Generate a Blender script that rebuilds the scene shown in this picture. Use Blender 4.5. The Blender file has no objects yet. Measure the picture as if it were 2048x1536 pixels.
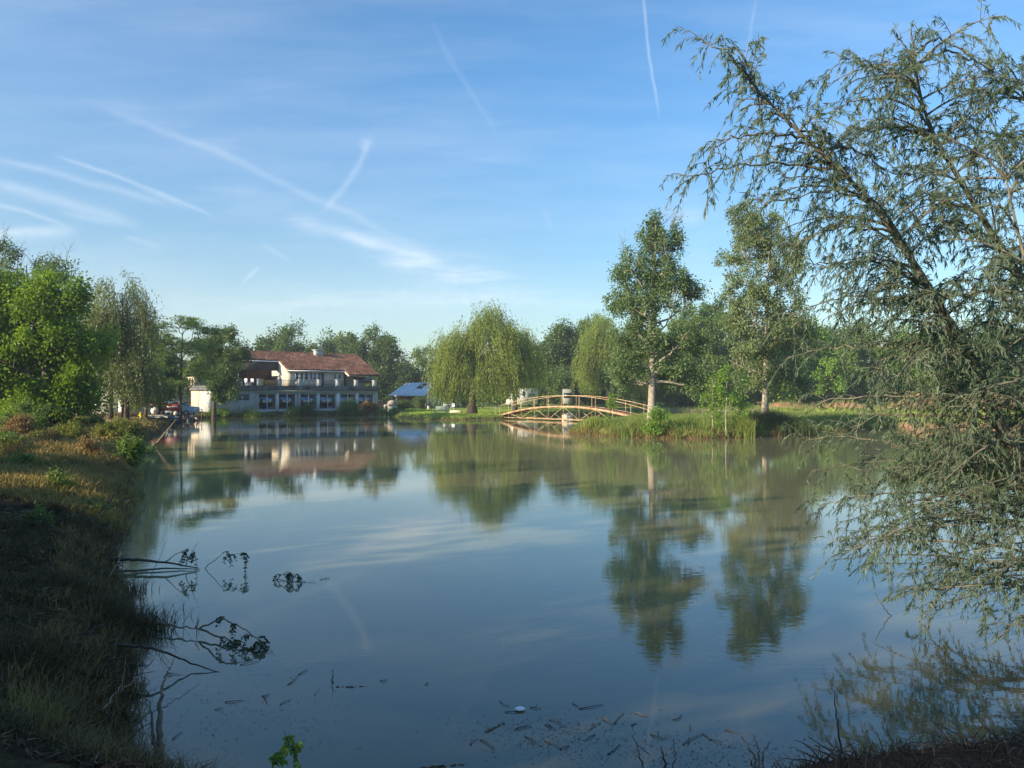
import bpy, math, random
import numpy as np
R = math.radians
S = bpy.context.scene
COL = S.collection
H = 2.6            # eye height above the water
F = 1538.0         # focal length in photo pixels (2048 wide)
HY = 789.0         # horizon row

# ------------------------------------------------------------------ camera
HAZE = 0.0006
cam = bpy.data.cameras.new('camera'); cam.sensor_width = 36.0; cam.lens = 36.0*F/2048
cam.shift_y = (HY-768)/2048; cam.clip_start = 0.05; cam.clip_end = 6000
camo = bpy.data.objects.new('camera', cam); COL.objects.link(camo)
camo.location = (0, 0, H); camo.rotation_euler = (R(90), 0, 0); S.camera = camo

# ------------------------------------------------------------------ sun, sky, exposure
SUN_EL = 19.0
sd = np.array([-0.85, -0.53]); sd = sd/np.linalg.norm(sd)
az = math.atan2(sd[0], sd[1])              # clockwise from +Y
sunl = bpy.data.lights.new('sun', 'SUN'); sunl.energy = 5.0; sunl.angle = R(0.6); sunl.color = (1.0, 0.83, 0.60)
suno = bpy.data.objects.new('sun', sunl); COL.objects.link(suno); suno.location = (-60, -30, 40)
from mathutils import Vector
to_sun = Vector((sd[0]*math.cos(R(SUN_EL)), sd[1]*math.cos(R(SUN_EL)), math.sin(R(SUN_EL))))
suno.rotation_euler = to_sun.to_track_quat('Z', 'Y').to_euler()
S.view_settings.view_transform = 'Standard'; S.view_settings.look = 'None'
S.view_settings.gamma = 1; S.view_settings.exposure = EXPOSURE = 0.96
S.view_settings.use_curve_mapping = False

class NT:
    """small helper for node trees"""
    def __init__(s, nt): s.nt = nt; s.n = nt.nodes; s.l = nt.links
    def new(s, t, **kw):
        o = s.n.new(t)
        for k, v in kw.items(): setattr(o, k, v)
        return o
    def link(s, a, b): s.l.new(a, b)
    def put(s, sock, v):
        if hasattr(v, 'is_output') or isinstance(v, bpy.types.NodeSocket): s.l.new(v, sock)
        else: sock.default_value = v
    def m(s, op, a, b=None, c=None, clamp=False):
        o = s.n.new('ShaderNodeMath'); o.operation = op; o.use_clamp = clamp
        s.put(o.inputs[0], a)
        if b is not None: s.put(o.inputs[1], b)
        if c is not None: s.put(o.inputs[2], c)
        return o.outputs[0]
    def v(s, op, a, b=None, out=0):
        o = s.n.new('ShaderNodeVectorMath'); o.operation = op
        s.put(o.inputs[0], a)
        if b is not None: s.put(o.inputs[1], b)
        return o.outputs[out]
    def noise(s, vec, scale, detail=3, rough=0.5, dist=0.0):
        o = s.n.new('ShaderNodeTexNoise')
        if vec is not None: s.l.new(vec, o.inputs['Vector'])
        o.inputs['Scale'].default_value = scale; o.inputs['Detail'].default_value = detail
        o.inputs['Roughness'].default_value = rough; o.inputs['Distortion'].default_value = dist
        return o.outputs[0]
    def ramp(s, fac, stops):
        o = s.n.new('ShaderNodeValToRGB'); s.put(o.inputs[0], fac)
        e = o.color_ramp.elements
        while len(e) < len(stops): e.new(0.5)
        for el, (p, c) in zip(e, stops):
            el.position = p; el.color = c if len(c) == 4 else (*c, 1)
        return o.outputs[0]
    def mix(s, fac, a, b, mode='MIX'):
        o = s.n.new('ShaderNodeMix'); o.data_type = 'RGBA'; o.blend_type = mode
        s.put(o.inputs[0], fac); s.put(o.inputs[6], a if not isinstance(a, tuple) else (*a[:3], 1)); s.put(o.inputs[7], b if not isinstance(b, tuple) else (*b[:3], 1))
        return o.outputs[2]
    def comb(s, x, y, z=0.0):
        o = s.n.new('ShaderNodeCombineXYZ'); s.put(o.inputs[0], x); s.put(o.inputs[1], y); s.put(o.inputs[2], z); return o.outputs[0]
    def sstep(s, x, a, b):
        o = s.n.new('ShaderNodeMapRange'); o.interpolation_type = 'SMOOTHSTEP'
        s.put(o.inputs[0], x); o.inputs[1].default_value = a; o.inputs[2].default_value = b; return o.outputs[0]

W = bpy.data.worlds.new('World'); S.world = W; W.use_nodes = True
t = NT(W.node_tree); t.n.clear()
sky = t.new('ShaderNodeTexSky', sky_type='NISHITA'); sky.sun_disc = False
sky.sun_elevation = R(SUN_EL); sky.sun_rotation = az % (2*math.pi)
sky.altitude = 100; sky.air_density = 1.0; sky.dust_density = 0.35; sky.ozone_density = 2.2
tc = t.new('ShaderNodeTexCoord'); sep = t.new('ShaderNodeSeparateXYZ'); t.link(tc.outputs['Generated'], sep.inputs[0])
yy = t.m('MAXIMUM', sep.outputs[1], 0.08)
U = t.m('DIVIDE', sep.outputs[0], yy); V_ = t.m('DIVIDE', sep.outputs[2], yy)     # direction of view as slopes
uv = t.comb(U, V_)
warp = t.new('ShaderNodeTexNoise'); t.link(uv, warp.inputs['Vector']); warp.inputs['Scale'].default_value = 9; warp.inputs['Detail'].default_value = 4
wv = t.v('SCALE', t.v('SUBTRACT', warp.outputs['Color'], (0.5, 0.5, 0.5))); wv.node.inputs['Scale'].default_value = 0.016
pw = t.v('ADD', uv, wv)
fine = t.noise(uv, 70, 3, 0.6)
sm = t.new('ShaderNodeMapping'); t.link(pw, sm.inputs[0]); sm.inputs['Rotation'].default_value = (0, 0, R(20)); sm.inputs['Scale'].default_value = (5, 34, 1)
feather = t.sstep(t.noise(sm.outputs[0], 1.0, 5, 0.62), 0.32, 0.72)
streak = [  # (polyline in photo columns and rows, half width, strength, feathered, fade length)
 ([(1283,-60),(1298,90),(1322,250)],2.4,.48,0,150),([(1522,-40),(1495,90),(1464,200)],3,.20,0,60),([(852,20),(930,165),(1012,285)],5,.11,0,90),
 ([(748,255),(722,312),(690,372),(636,430)],6,.32,0,60),([(722,300),(738,272)],9,.22,0,25),([(150,190),(330,260),(480,325),(580,378),(660,415),(760,470),(880,520)],6.5,.25,0,230),([(180,200),(330,250),(500,315)],20,.20,1,120),
 ([(90,302),(180,330),(260,365),(350,398),(440,440)],3.5,.38,0,60),([(265,372),(320,392),(380,422)],3,.22,0,60),
 ([(-80,305),(0,320),(80,336),(150,362),(260,390),(380,425)],6,.32,0,120),
 ([(-90,350),(0,370),(90,392),(190,425),(310,462)],10,.42,0,150),([(90,408),(200,440),(290,455)],6,.25,1,60),([(-80,395),(20,418),(80,432),(150,455)],4,.40,0,60),
 ([(-90,470),(50,466),(175,455)],10,.60,0,70),([(240,472),(330,500)],4,.2,0,40),
 ([(484,568),(505,548),(525,532)],3,.38,0,14),([(520,486),(555,508),(590,532)],4,.2,0,30),
 ([(430,398),(540,415),(660,430)],14,.36,1,90),([(540,420),(650,455),(780,480),(900,510)],9,.46,1,110),([(560,440),(680,470),(820,488)],18,.26,1,110),
 ([(664,470),(740,488),(830,512),(900,530)],8,.60,0,60),([(700,496),(800,525),(900,548),(1010,556),(1110,562)],17,.85,1,90),([(760,505),(900,530),(1030,545)],24,.5,1,100),
 ([(300,600),(480,612),(760,606)],15,.45,1,120),([(500,606),(800,600),(1180,592)],11,.55,1,140),([(1000,592),(1120,598),(1240,612)],18,.40,1,80),([(420,575),(760,585),(1000,570)],26,.25,1,120),
 ([(760,298),(920,312),(1090,328)],16,.22,1,120),([(260,345),(420,365),(560,388)],13,.18,1,100),([(1080,330),(1300,350),(1450,340)],26,.12,1,150),
 ([(1360,370),(1390,470),(1410,560)],24,.42,1,90),([(1400,560),(1420,620),(1440,690)],28,.40,1,60),([(1085,410),(1104,470)],5,.12,0,30),([(1985,0),(1960,90),(1940,170)],18,.10,0,60),
 ([(-100,560),(500,600),(1300,620)],70,.30,0,300)]
tot = None
for ln, w, st, fe, fd in streak:
    pts = [np.array([(x-1024)/F, (HY-y)/F]) for x, y in ln]
    A_, B_ = pts[0], pts[-1]; ba = B_-A_; L_ = float(np.hypot(*ba)); th = math.atan2(ba[1], ba[0]); nrm = np.array([-ba[1], ba[0]])/L_
    cv = max([float((p-A_)@nrm) for p in pts], key=abs) if len(pts) > 2 else 0.0
    mp_ = t.new('ShaderNodeMapping', vector_type='TEXTURE'); t.link(pw, mp_.inputs[0])
    mp_.inputs['Location'].default_value = (A_[0], A_[1], 0); mp_.inputs['Rotation'].default_value = (0, 0, th); mp_.inputs['Scale'].default_value = (L_, w/F/.84, 1)
    sp_ = t.new('ShaderNodeSeparateXYZ'); t.link(mp_.outputs[0], sp_.inputs[0])
    h = sp_.outputs[0]; m4 = t.m('MULTIPLY', t.m('MULTIPLY', h, 4.0), t.m('SUBTRACT', 1.0, h))
    d = sp_.outputs[1] if abs(cv) < 1e-6 else t.m('SUBTRACT', sp_.outputs[1], t.m('MULTIPLY', m4, cv/(w/F/.84)))
    g = t.m('EXPONENT', t.m('MULTIPLY', t.m('MULTIPLY', d, d), -1.0))
    g = t.m('MULTIPLY', g, t.sstep(m4, 0, min(.9, 4*fd/F/L_)))
    g = t.m('MULTIPLY', g, st)
    if fe: g = t.m('MULTIPLY', g, feather)
    tot = g if tot is None else t.m('ADD', tot, g)
base_c = t.m('MULTIPLY', t.sstep(t.noise(sm.outputs[0], 0.35, 5, 0.6), 0.34, 0.80), 0.34)
tot = t.m('ADD', t.m('MULTIPLY', tot, t.m('ADD', t.m('MULTIPLY', fine, 0.7), 0.62)), base_c)
tot = t.m('ADD', t.m('MULTIPLY', tot, 0.42), t.m('MULTIPLY', t.sstep(U, .05, -.75), .07), clamp=True)
front = t.sstep(sep.outputs[1], 0.08, 0.3)
fac = t.m('MULTIPLY', tot, front)
elev = t.sstep(sep.outputs[2], -.02, .42)
skyc = t.mix(1.0, sky.outputs[0], t.mix(elev, (0.62, .645, .60), (0.50, .78, .935)), 'MULTIPLY')
cl = t.mix(fac, skyc, (4.5, 4.75, 5.0))
bg = t.new('ShaderNodeBackground'); t.link(cl, bg.inputs[0]); bg.inputs[1].default_value = 0.13
wo = t.new('ShaderNodeOutputWorld'); t.link(bg.outputs[0], wo.inputs[0])
W.cycles.sampling_method = 'MANUAL'; W.cycles.sample_map_resolution = 512
S.cycles.max_bounces = 6; S.cycles.diffuse_bounces = 3; S.cycles.transmission_bounces = 4; S.cycles.transparent_max_bounces = 6
S.cycles.glossy_bounces = 3; S.cycles.volume_bounces = 0; S.cycles.use_denoising = True
S.cycles.caustics_reflective = False; S.cycles.caustics_refractive = False

# ------------------------------------------------------------------ helpers
def P(x, y, D):            # a point at depth D seen at photo column x, row y
    return np.array([(x-1024)/F*D, D, H+(HY-y)/F*D])
def G(x, D): return np.array([(x-1024)/F*D, D])
def tag(o, label=None, cat=None, group=None, kind=None):
    if label: o['label'] = label
    if cat: o['category'] = cat
    if group: o['group'] = group
    if kind: o['kind'] = kind
    return o
def empty(name, loc, rz=0.0, **kw):
    o = bpy.data.objects.new(name, None); COL.objects.link(o); o.empty_display_size = 0.3
    o.location = tuple(float(c) for c in loc); o.rotation_euler = (0, 0, rz); return tag(o, **kw)

class MB:
    def __init__(s): s.V = []; s.Q = []; s.T = []; s.n = 0; s.qa = []; s.ta = []
    def add(s, V, Q=None, T=None, var=None):
        V = np.asarray(V, float).reshape(-1, 3)
        if Q is not None and len(Q):
            Q = np.asarray(Q, int); s.Q.append(Q+s.n)
            s.qa.append(np.full(len(Q), 0.5) if var is None else np.broadcast_to(np.asarray(var, float), (len(Q),)))
        if T is not None and len(T):
            T = np.asarray(T, int); s.T.append(T+s.n)
            s.ta.append(np.full(len(T), 0.5) if var is None else np.broadcast_to(np.asarray(var, float).ravel()[:1], (len(T),)))
        s.V.append(V); s.n += len(V)
    def box(s, x0, x1, y0, y1, z0, z1, bev=0.0, ang=0.0, piv=None):
        if bev > 0:
            b = min(bev, (x1-x0)/2.01, (y1-y0)/2.01, (z1-z0)/2.01)
            vs = []
            for z, i in ((z0, b), (z0+b, 0), (z1-b, 0), (z1, b)):
                X0, X1, Y0, Y1 = x0+i, x1-i, y0+i, y1-i; c = b*0.6 if i == 0 else 0
                vs += [(X0+c, Y0, z), (X1-c, Y0, z), (X1, Y0+c, z), (X1, Y1-c, z), (X1-c, Y1, z), (X0+c, Y1, z), (X0, Y1-c, z), (X0, Y0+c, z)]
            V = np.array(vs); Q = []; T = []
            for k in range(3):
                for j in range(8):
                    a, c2 = k*8+j, k*8+(j+1) % 8; Q.append((a, c2, c2+8, a+8))
            for o, rev in ((0, True), (24, False)):
                for q in ((0, 1, 2, 7), (7, 2, 3, 6), (6, 3, 4, 5)):
                    f = tuple(o+i for i in q); Q.append(f[::-1] if rev else f)
        else:
            V = np.array([(x, y, z) for z in (z0, z1) for x, y in ((x0, y0), (x1, y0), (x1, y1), (x0, y1))])
            Q = [(3, 2, 1, 0), (4, 5, 6, 7), (0, 1, 5, 4), (1, 2, 6, 5), (2, 3, 7, 6), (3, 0, 4, 7)]
        if ang:
            c, si = math.cos(ang), math.sin(ang); px, py = piv if piv is not None else ((x0+x1)/2, (y0+y1)/2)
            X, Y = V[:, 0]-px, V[:, 1]-py; V = np.stack([px+c*X-si*Y, py+si*X+c*Y, V[:, 2]], 1)
        s.add(V, Q)
    def tube(s, pts, rad, n=6, cap=True, var=None):
        P_ = np.asarray(pts, float); k = len(P_); r = np.broadcast_to(np.asarray(rad, float), (k,))
        T = np.gradient(P_, axis=0); T /= np.linalg.norm(T, axis=1, keepdims=True)+1e-9
        ref = np.array([0, 0, 1.0]) if abs(T[:, 2]).mean() < 0.8 else np.array([1.0, 0.1, 0])
        A = np.cross(T, ref); A /= np.linalg.norm(A, axis=1, keepdims=True)+1e-9; B = np.cross(T, A)
        a = np.arange(n)*2*math.pi/n
        V = P_[:, None]+r[:, None, None]*(np.cos(a)[None, :, None]*A[:, None]+np.sin(a)[None, :, None]*B[:, None])
        i = np.arange(k-1)[:, None]*n; j = np.arange(n)[None]; j2 = (j+1) % n
        Q = np.stack([i+j, i+j2, i+n+j2, i+n+j], -1).reshape(-1, 4)
        V = V.reshape(-1, 3); Tt = None
        if cap:
            m_ = len(V); V = np.vstack([V, P_[0], P_[-1]])
            Tt = [(m_, (q+1) % n, q) for q in range(n)]+[(m_+1, (k-1)*n+q, (k-1)*n+(q+1) % n) for q in range(n)]
        s.add(V, Q, Tt, var)
    def quad(s, a, b, c, d): s.add([a, b, c, d], [(0, 1, 2, 3)])
    def prism(s, poly, z0, z1=None, axis='z'):
        """poly: list of 2D points; extruded along axis between z0 and z1"""
        n = len(poly); L = []
        for h in (z0, z1):
            for p in poly:
                L.append({'z': (p[0], p[1], h), 'y': (p[0], h, p[1]), 'x': (h, p[0], p[1])}[axis])
        Q = [(i, (i+1) % n, n+(i+1) % n, n+i) for i in range(n)]
        T = [(0, i+1, i) for i in range(1, n-1)]+[(n, n+i, n+i+1) for i in range(1, n-1)]
        s.add(L, Q, T)
    def lathe(s, prof, n=16, c=(0, 0)):
        k = len(prof); a = np.arange(n)*2*math.pi/n
        V = np.array([[(c[0]+r*math.cos(q), c[1]+r*math.sin(q), z) for q in a] for r, z in prof]).reshape(-1, 3)
        Q = [(i*n+j, i*n+(j+1) % n, (i+1)*n+(j+1) % n, (i+1)*n+j) for i in range(k-1) for j in range(n)]
        m_ = len(V); V = np.vstack([V, (c[0], c[1], prof[0][1]), (c[0], c[1], prof[-1][1])])
        T = [(m_, (j+1) % n, j) for j in range(n)]+[(m_+1, (k-1)*n+j, (k-1)*n+(j+1) % n) for j in range(n)]
        s.add(V, Q, T)
    def build(s, name, mat, parent=None, origin=None, smooth=False, **kw):
        V = np.vstack(s.V); me = bpy.data.meshes.new(name)
        if origin is not None: V = V-np.asarray(origin, float)
        Q = np.vstack(s.Q) if s.Q else np.zeros((0, 4), int); T = np.vstack(s.T) if s.T else np.zeros((0, 3), int)
        me.vertices.add(len(V)); me.vertices.foreach_set('co', V.astype(np.float32).ravel())
        li = np.concatenate([Q.ravel(), T.ravel()]).astype(np.int32)
        me.loops.add(len(li)); me.loops.foreach_set('vertex_index', li)
        nq, ntr = len(Q), len(T)
        st = np.concatenate([np.arange(nq)*4, nq*4+np.arange(ntr)*3]).astype(np.int32)
        me.polygons.add(nq+ntr); me.polygons.foreach_set('loop_start', st)
        me.polygons.foreach_set('loop_total', np.concatenate([np.full(nq, 4), np.full(ntr, 3)]).astype(np.int32))
        if smooth: me.polygons.foreach_set('use_smooth', np.ones(nq+ntr, bool))
        va = np.concatenate(s.qa+s.ta) if (s.qa or s.ta) else np.zeros(0)
        me.update(calc_edges=True)
        at = me.attributes.new('var', 'FLOAT', 'FACE'); at.data.foreach_set('value', va.astype(np.float32))
        me.materials.append(mat)
        o = bpy.data.objects.new(name, me); COL.objects.link(o)
        if parent is not None: o.parent = parent
        if origin is not None: o.location = tuple(float(c) for c in origin)
        return tag(o, **kw)

def copy_tree(o, parent=None):
    c = o.copy(); COL.objects.link(c); c.parent = parent
    for ch in list(o.children): copy_tree(ch, c)
    return c

# ------------------------------------------------------------------ materials
def mat(name, col, rough=0.8, col2=None, nscale=3.0, metal=0.0, bump=0.0, bscale=20.0, stops=None, spec=0.3, obj=True, detail=5):
    m = bpy.data.materials.new(name); m.use_nodes = True; t = NT(m.node_tree)
    b = t.n['Principled BSDF']; b.inputs['Roughness'].default_value = rough; b.inputs['Metallic'].default_value = metal
    b.inputs['Specular IOR Level'].default_value = spec
    tc = t.new('ShaderNodeTexCoord'); vec = tc.outputs['Object']
    if col2 is None: b.inputs['Base Color'].default_value = (*col, 1)
    else:
        f = t.noise(vec, nscale, detail, 0.6)
        t.link(t.ramp(f, stops or [(0.35, col), (0.65, col2)]), b.inputs['Base Color'])
    if bump:
        bn = t.new('ShaderNodeBump'); bn.inputs['Strength'].default_value = 1.0; bn.inputs['Distance'].default_value = bump
        t.link(t.noise(vec, bscale, 4, 0.6), bn.inputs['Height']); t.link(bn.outputs[0], b.inputs['Normal'])
    return m
def leafmat(name, a, b, trans=0.35, dry=None, gloss=0.45, tint=(1.5, 1.55, 0.7)):
    m = bpy.data.materials.new(name); m.use_nodes = True; t = NT(m.node_tree); t.n.clear()
    at = t.new('ShaderNodeAttribute', attribute_name='var')
    st = [(0.0, a), (1.0, b)] if dry is None else [(0.0, a), (0.86, b), (0.95, dry)]
    c = t.ramp(at.outputs['Fac'], st)
    p = t.new('ShaderNodeBsdfPrincipled'); t.link(c, p.inputs['Base Color']); p.inputs['Roughness'].default_value = gloss
    p.inputs['Specular IOR Level'].default_value = 0.25
    tr = t.new('ShaderNodeBsdfTranslucent'); t.link(t.mix(1.0, c, tint, 'MULTIPLY'), tr.inputs[0])
    mx = t.new('ShaderNodeMixShader'); mx.inputs[0].default_value = trans
    t.link(p.outputs[0], mx.inputs[1]); t.link(tr.outputs[0], mx.inputs[2])
    o = t.new('ShaderNodeOutputMaterial'); t.link(mx.outputs[0], o.inputs[0])
    return m
LM = dict(
 maple=leafmat('maple_leaf', (0.084, 0.162, 0.020), (0.224, 0.325, 0.039), .40),
 willow=leafmat('weeping_willow_leaf', (0.123, 0.185, 0.039), (0.302, 0.358, 0.078), .40),
 poplar=leafmat('poplar_leaf', (.080, .140, .052), (.165, .235, .095), .35, tint=(1.3, 1.5, .8)),
 ash=leafmat('ash_leaf', (.125, .175, .072), (.24, .29, .135), .35, tint=(1.3, 1.5, .8)),
 dark=leafmat('dark_leaf', (0.056, 0.106, 0.034), (0.134, 0.202, 0.056), .30),
 mid=leafmat('mid_leaf', (0.084, 0.151, 0.038), (0.190, 0.269, 0.062), .35),
 fresh=leafmat('fresh_leaf', (0.123, 0.235, 0.036), (0.235, 0.358, 0.067), .40),
 silver=leafmat('silver_willow_leaf', (.075, .125, .080), (.19, .25, .155), .42, tint=(1.15, 1.35, .9)),
 drowned=leafmat('drowned_leaf', (.025, .036, .018), (.06, .075, .035), .2),
 grey=leafmat('grey_leaf', (0.106, 0.146, 0.056), (0.202, 0.235, 0.090), .35),
 grass=leafmat('grass_blade', (.10, .105, .030), (.33, .24, .095), .30, dry=(.33, .22, .10), gloss=.6),
 lawn=leafmat('lawn_blade', (.17, .26, .03), (.36, .44, .08), .35, gloss=.6),
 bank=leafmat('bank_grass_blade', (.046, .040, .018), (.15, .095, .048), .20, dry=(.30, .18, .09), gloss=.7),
 sedge=leafmat('sedge_blade', (.030, .050, .018), (.09, .11, .035), .2, gloss=.6),
 isle=leafmat('island_grass_blade', (.075, .125, .03), (.24, .30, .08), .32, dry=(.34, .26, .12), gloss=.6),
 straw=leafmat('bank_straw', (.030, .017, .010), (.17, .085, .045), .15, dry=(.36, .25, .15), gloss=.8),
 dry=leafmat('dry_grass_blade', (.15, .11, .045), (.34, .22, .11), .25, gloss=.7),
 reed=leafmat('reed_blade', (.13, .19, .035), (.30, .33, .09), .35, gloss=.6),
 flower=leafmat('yellow_flower', (.09, .13, .03), (.22, .22, .05), .3, dry=(.62, .48, .05)),
)
BARK = mat('bark', (.055, .042, .032), .95, (.13, .10, .075), 6, bump=.02, bscale=14)
BARKP = mat('pale_bark', (.20, .17, .13), .9, (.42, .37, .30), 5, bump=.02, bscale=14)
BARKW = mat('willow_bark', (.10, .095, .07), .95, (.20, .185, .14), 9, bump=.006, bscale=40)
DEAD = mat('dead_wood', (.035, .026, .02), .9, (.12, .085, .06), 14, bump=.004, bscale=60)
DEADP = mat('pale_dead_wood', (.12, .085, .06), .9, (.30, .22, .15), 14, bump=.004, bscale=60)

# ------------------------------------------------------------------ pond, island and terrain
pond = np.array([(-2.72, 5.3), (-1.5, 4.7), (0.6, 4.8), (1.5, 5.15), (2.5, 5.45), (3.6, 5.75), (5.2, 6.1), (8, 7.4), (14, 11), (26, 22), (42, 42), (60, 66), (66, 84),
 (58, 92), (46, 97), (36, 104), (28, 110), (20, 108), (12, 101), (6.5, 93), (2.4, 87), (-.6, 82.2), (-3, 79.0), (-6.4, 77.5), (-10.0, 80.5), (-12.5, 87),
 (-14.5, 94), (-16.4, 99.8), (-22, 95.6), (-28.0, 91), (-33.0, 87.2), (-34.0, 82), (-32.5, 77), (-28.9, 65.6), (-23.0, 49.4), (-17.4, 36), (-12.4, 24.8),
 (-9.6, 19.5), (-7.8, 15.3), (-5.75, 11.1), (-4.5, 9.07), (-3.25, 6.6)])
isl = np.array([(4.0, 51.5), (5.2, 48), (7.5, 46.0), (11, 45.2), (14.5, 46), (18.6, 50), (24, 54.6), (31, 62), (34, 69), (29, 74), (20, 75), (14, 70.5), (10.4, 66.0), (6.6, 59), (4.4, 55)])
def smooth_poly(p, n=3):
    for _ in range(n):
        q = np.roll(p, -1, 0); p = np.stack([.75*p+.25*q, .25*p+.75*q], 1).reshape(-1, 2)
    return p
pond_s, isl_s = smooth_poly(pond, 2), smooth_poly(isl, 2)
def sdist(X, Y, poly):
    """signed distance, positive inside"""
    d = np.full(X.shape, 1e9); ins = np.zeros(X.shape, bool)
    for (x0, y0), (x1, y1) in zip(poly, np.roll(poly, -1, 0)):
        ex, ey = x1-x0, y1-y0; L = ex*ex+ey*ey+1e-12
        tt = np.clip(((X-x0)*ex+(Y-y0)*ey)/L, 0, 1)
        d = np.minimum(d, np.hypot(X-x0-tt*ex, Y-y0-tt*ey))
        c = (y0 > Y) != (y1 > Y)
        ins ^= c & (X < x0+ex*(Y-y0)/(ey if abs(ey) > 1e-9 else 1e-9))
    return np.where(ins, d, -d)
def wob(X, Y):      # cheap smooth noise
    return (np.sin(X*.9+1.3*np.sin(Y*.5))*np.cos(Y*.8+.7*np.sin(X*.63))+.5*np.sin(X*2.3+Y*1.1)*np.cos(Y*2.1-X*.7)
            + .35*np.sin(X*4.9-Y*3.1+1)*np.cos(Y*5.3+X*1.7)+.2*np.sin(X*11+Y*7.0)*np.cos(Y*12.1-X*5))/2.05
def shore(X, Y):
    """distance inland (positive on land)"""
    a = sdist(X, Y, pond_s); b = sdist(X, Y, isl_s)
    near = np.clip((Y-4)/30, 0.12, 1)
    return np.maximum(-a, b)+wob(X, Y)*.55*near, b
def height(X, Y):
    X = np.asarray(X, float); Y = np.asarray(Y, float)
    d, di = shore(X, Y)
    left = np.clip((-X-.28*Y+4)/6, 0, 1)*np.clip((84-Y)/10, 0, 1)
    hb = np.where(di > -4, .62, .42+.38*left)
    hb = hb+np.clip((Y-85)/45, 0, 1)*.45*np.where(di > -4, 0, 1)+np.clip((8-Y)/6, 0, 1)*.15
    # camera side mud at the right is low
    hb = np.where((X > .8) & (Y < 14) & (Y > 2), np.minimum(hb, .34+.12*np.clip(-Y+6, 0, 3)), hb)
    steep = np.where(left > .3, .9, .55)
    z = hb*(1-np.exp(-np.maximum(d, 0)/steep))
    amp = np.clip(d, 0, 1)*(.05+.035*left+.05*np.clip((20-Y)/20, 0, 1)*left)
    z = z+wob(X*1.3, Y*1.3)*amp+wob(X*.21+9, Y*.21)*.12*np.clip(d/3, 0, 1)
    nb = np.clip((26-Y)/14, 0, 1)*left*np.clip(d/.5, 0, 1)
    z = z+nb*(.055*wob(X*2.6+3, Y*2.4)+.028*wob(X*6.5, Y*6.1+5)+.012*wob(X*15, Y*14))
    far = np.hypot(X, Y)
    z = z+np.clip((far-160)/400, 0, 1)*3
    # heaps of orange clay on the far right shore
    for cx, cy, r, hh in ((53, 99, 4.5, 2.2), (60.5, 97.5, 6, 1.8), (44.5, 103, 4, 1.1), (67, 94, 6, 2.1), (38.5, 108, 3.5, 1.0)):
        q = ((X-cx)**2+((Y-cy)*1.1)**2)/r**2
        z = z+hh*np.exp(-q*1.6)*(1+.15*wob(X*1.7, Y*1.7))*(d > 0)
    return np.where(d > 0, z, np.maximum(d*.45, -1.1))
def hz(x, y): return float(height(np.array([x]), np.array([y]))[0])
ang = np.concatenate([np.linspace(-40, 40, 620), np.linspace(41, 319, 150)])
rad = np.concatenate([[0.3], np.geomspace(1.2, 3.6, 8), np.geomspace(4.0, 140, 330), np.geomspace(145, 3000, 40)])
AA, RR = np.meshgrid(np.radians(ang), rad)
GX, GY = RR*np.sin(AA), RR*np.cos(AA); GZ = height(GX, GY)
nr, na = GX.shape
i, j = np.meshgrid(np.arange(nr-1), np.arange(na), indexing='ij'); j2 = (j+1) % na
g = MB(); g.add(np.stack([GX, GY, GZ], -1).reshape(-1, 3), np.stack([i*na+j, (i+1)*na+j, (i+1)*na+j2, i*na+j2], -1).reshape(-1, 4)[:, ::-1])
g.add([(0.3*math.sin(a), 0.3*math.cos(a), hz(0, 0)) for a in np.linspace(0, 2*math.pi, 8, endpoint=False)], None, [(0, i+1, i) for i in range(1, 7)])
m = bpy.data.materials.new('ground_soil_and_turf'); m.use_nodes = True; t = NT(m.node_tree); b = t.n['Principled BSDF']
b.inputs['Roughness'].default_value = .95; b.inputs['Specular IOR Level'].default_value = .1
ge = t.new('ShaderNodeNewGeometry'); pos = ge.outputs['Position']; sp = t.new('ShaderNodeSeparateXYZ'); t.link(pos, sp.inputs[0])
n1 = t.noise(pos, .35, 6, .65); n2 = t.noise(pos, 3.2, 5, .65); n3 = t.noise(pos, 18, 4, .6)
turf = t.ramp(n2, [(.32, (.12, .19, .03)), (.5, (.22, .30, .05)), (.68, (.32, .36, .08))])
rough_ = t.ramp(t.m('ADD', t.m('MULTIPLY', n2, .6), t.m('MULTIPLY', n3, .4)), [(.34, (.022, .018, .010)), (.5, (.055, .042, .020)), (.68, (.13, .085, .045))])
soil = t.ramp(n3, [(.3, (.06, .028, .016)), (.7, (.18, .085, .05))])
soil2 = t.ramp(n3, [(.3, (.040, .018, .011)), (.7, (.13, .06, .035))])
clay = t.ramp(n2, [(.3, (.34, .17, .09)), (.7, (.52, .30, .18))])
gravel = t.ramp(n3, [(.3, (.26, .22, .17)), (.7, (.42, .37, .30))])
# the lawn lies right of the house; the rough bank lies left and near
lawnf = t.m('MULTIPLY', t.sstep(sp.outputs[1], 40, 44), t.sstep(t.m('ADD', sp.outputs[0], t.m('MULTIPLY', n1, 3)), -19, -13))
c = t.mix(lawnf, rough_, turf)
path = t.m('MULTIPLY', t.sstep(t.m('ABSOLUTE', t.m('SUBTRACT', sp.outputs[1], t.m('ADD', 105, t.m('MULTIPLY', n1, 8)))), 3.5, 1.2), t.sstep(sp.outputs[0], -22, -14))
path2 = t.m('MULTIPLY', t.sstep(t.m('ABSOLUTE', t.m('SUBTRACT', t.m('ADD', sp.outputs[1], t.m('MULTIPLY', sp.outputs[0], .9)), 30)), 7, 3), t.sstep(sp.outputs[0], -27, -31))
c = t.mix(t.m('MULTIPLY', t.m('MAXIMUM', path, path2), .75), c, gravel)
c = t.mix(t.m('MULTIPLY', t.sstep(sp.outputs[2], .30, .10), .9), c, soil)
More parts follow.
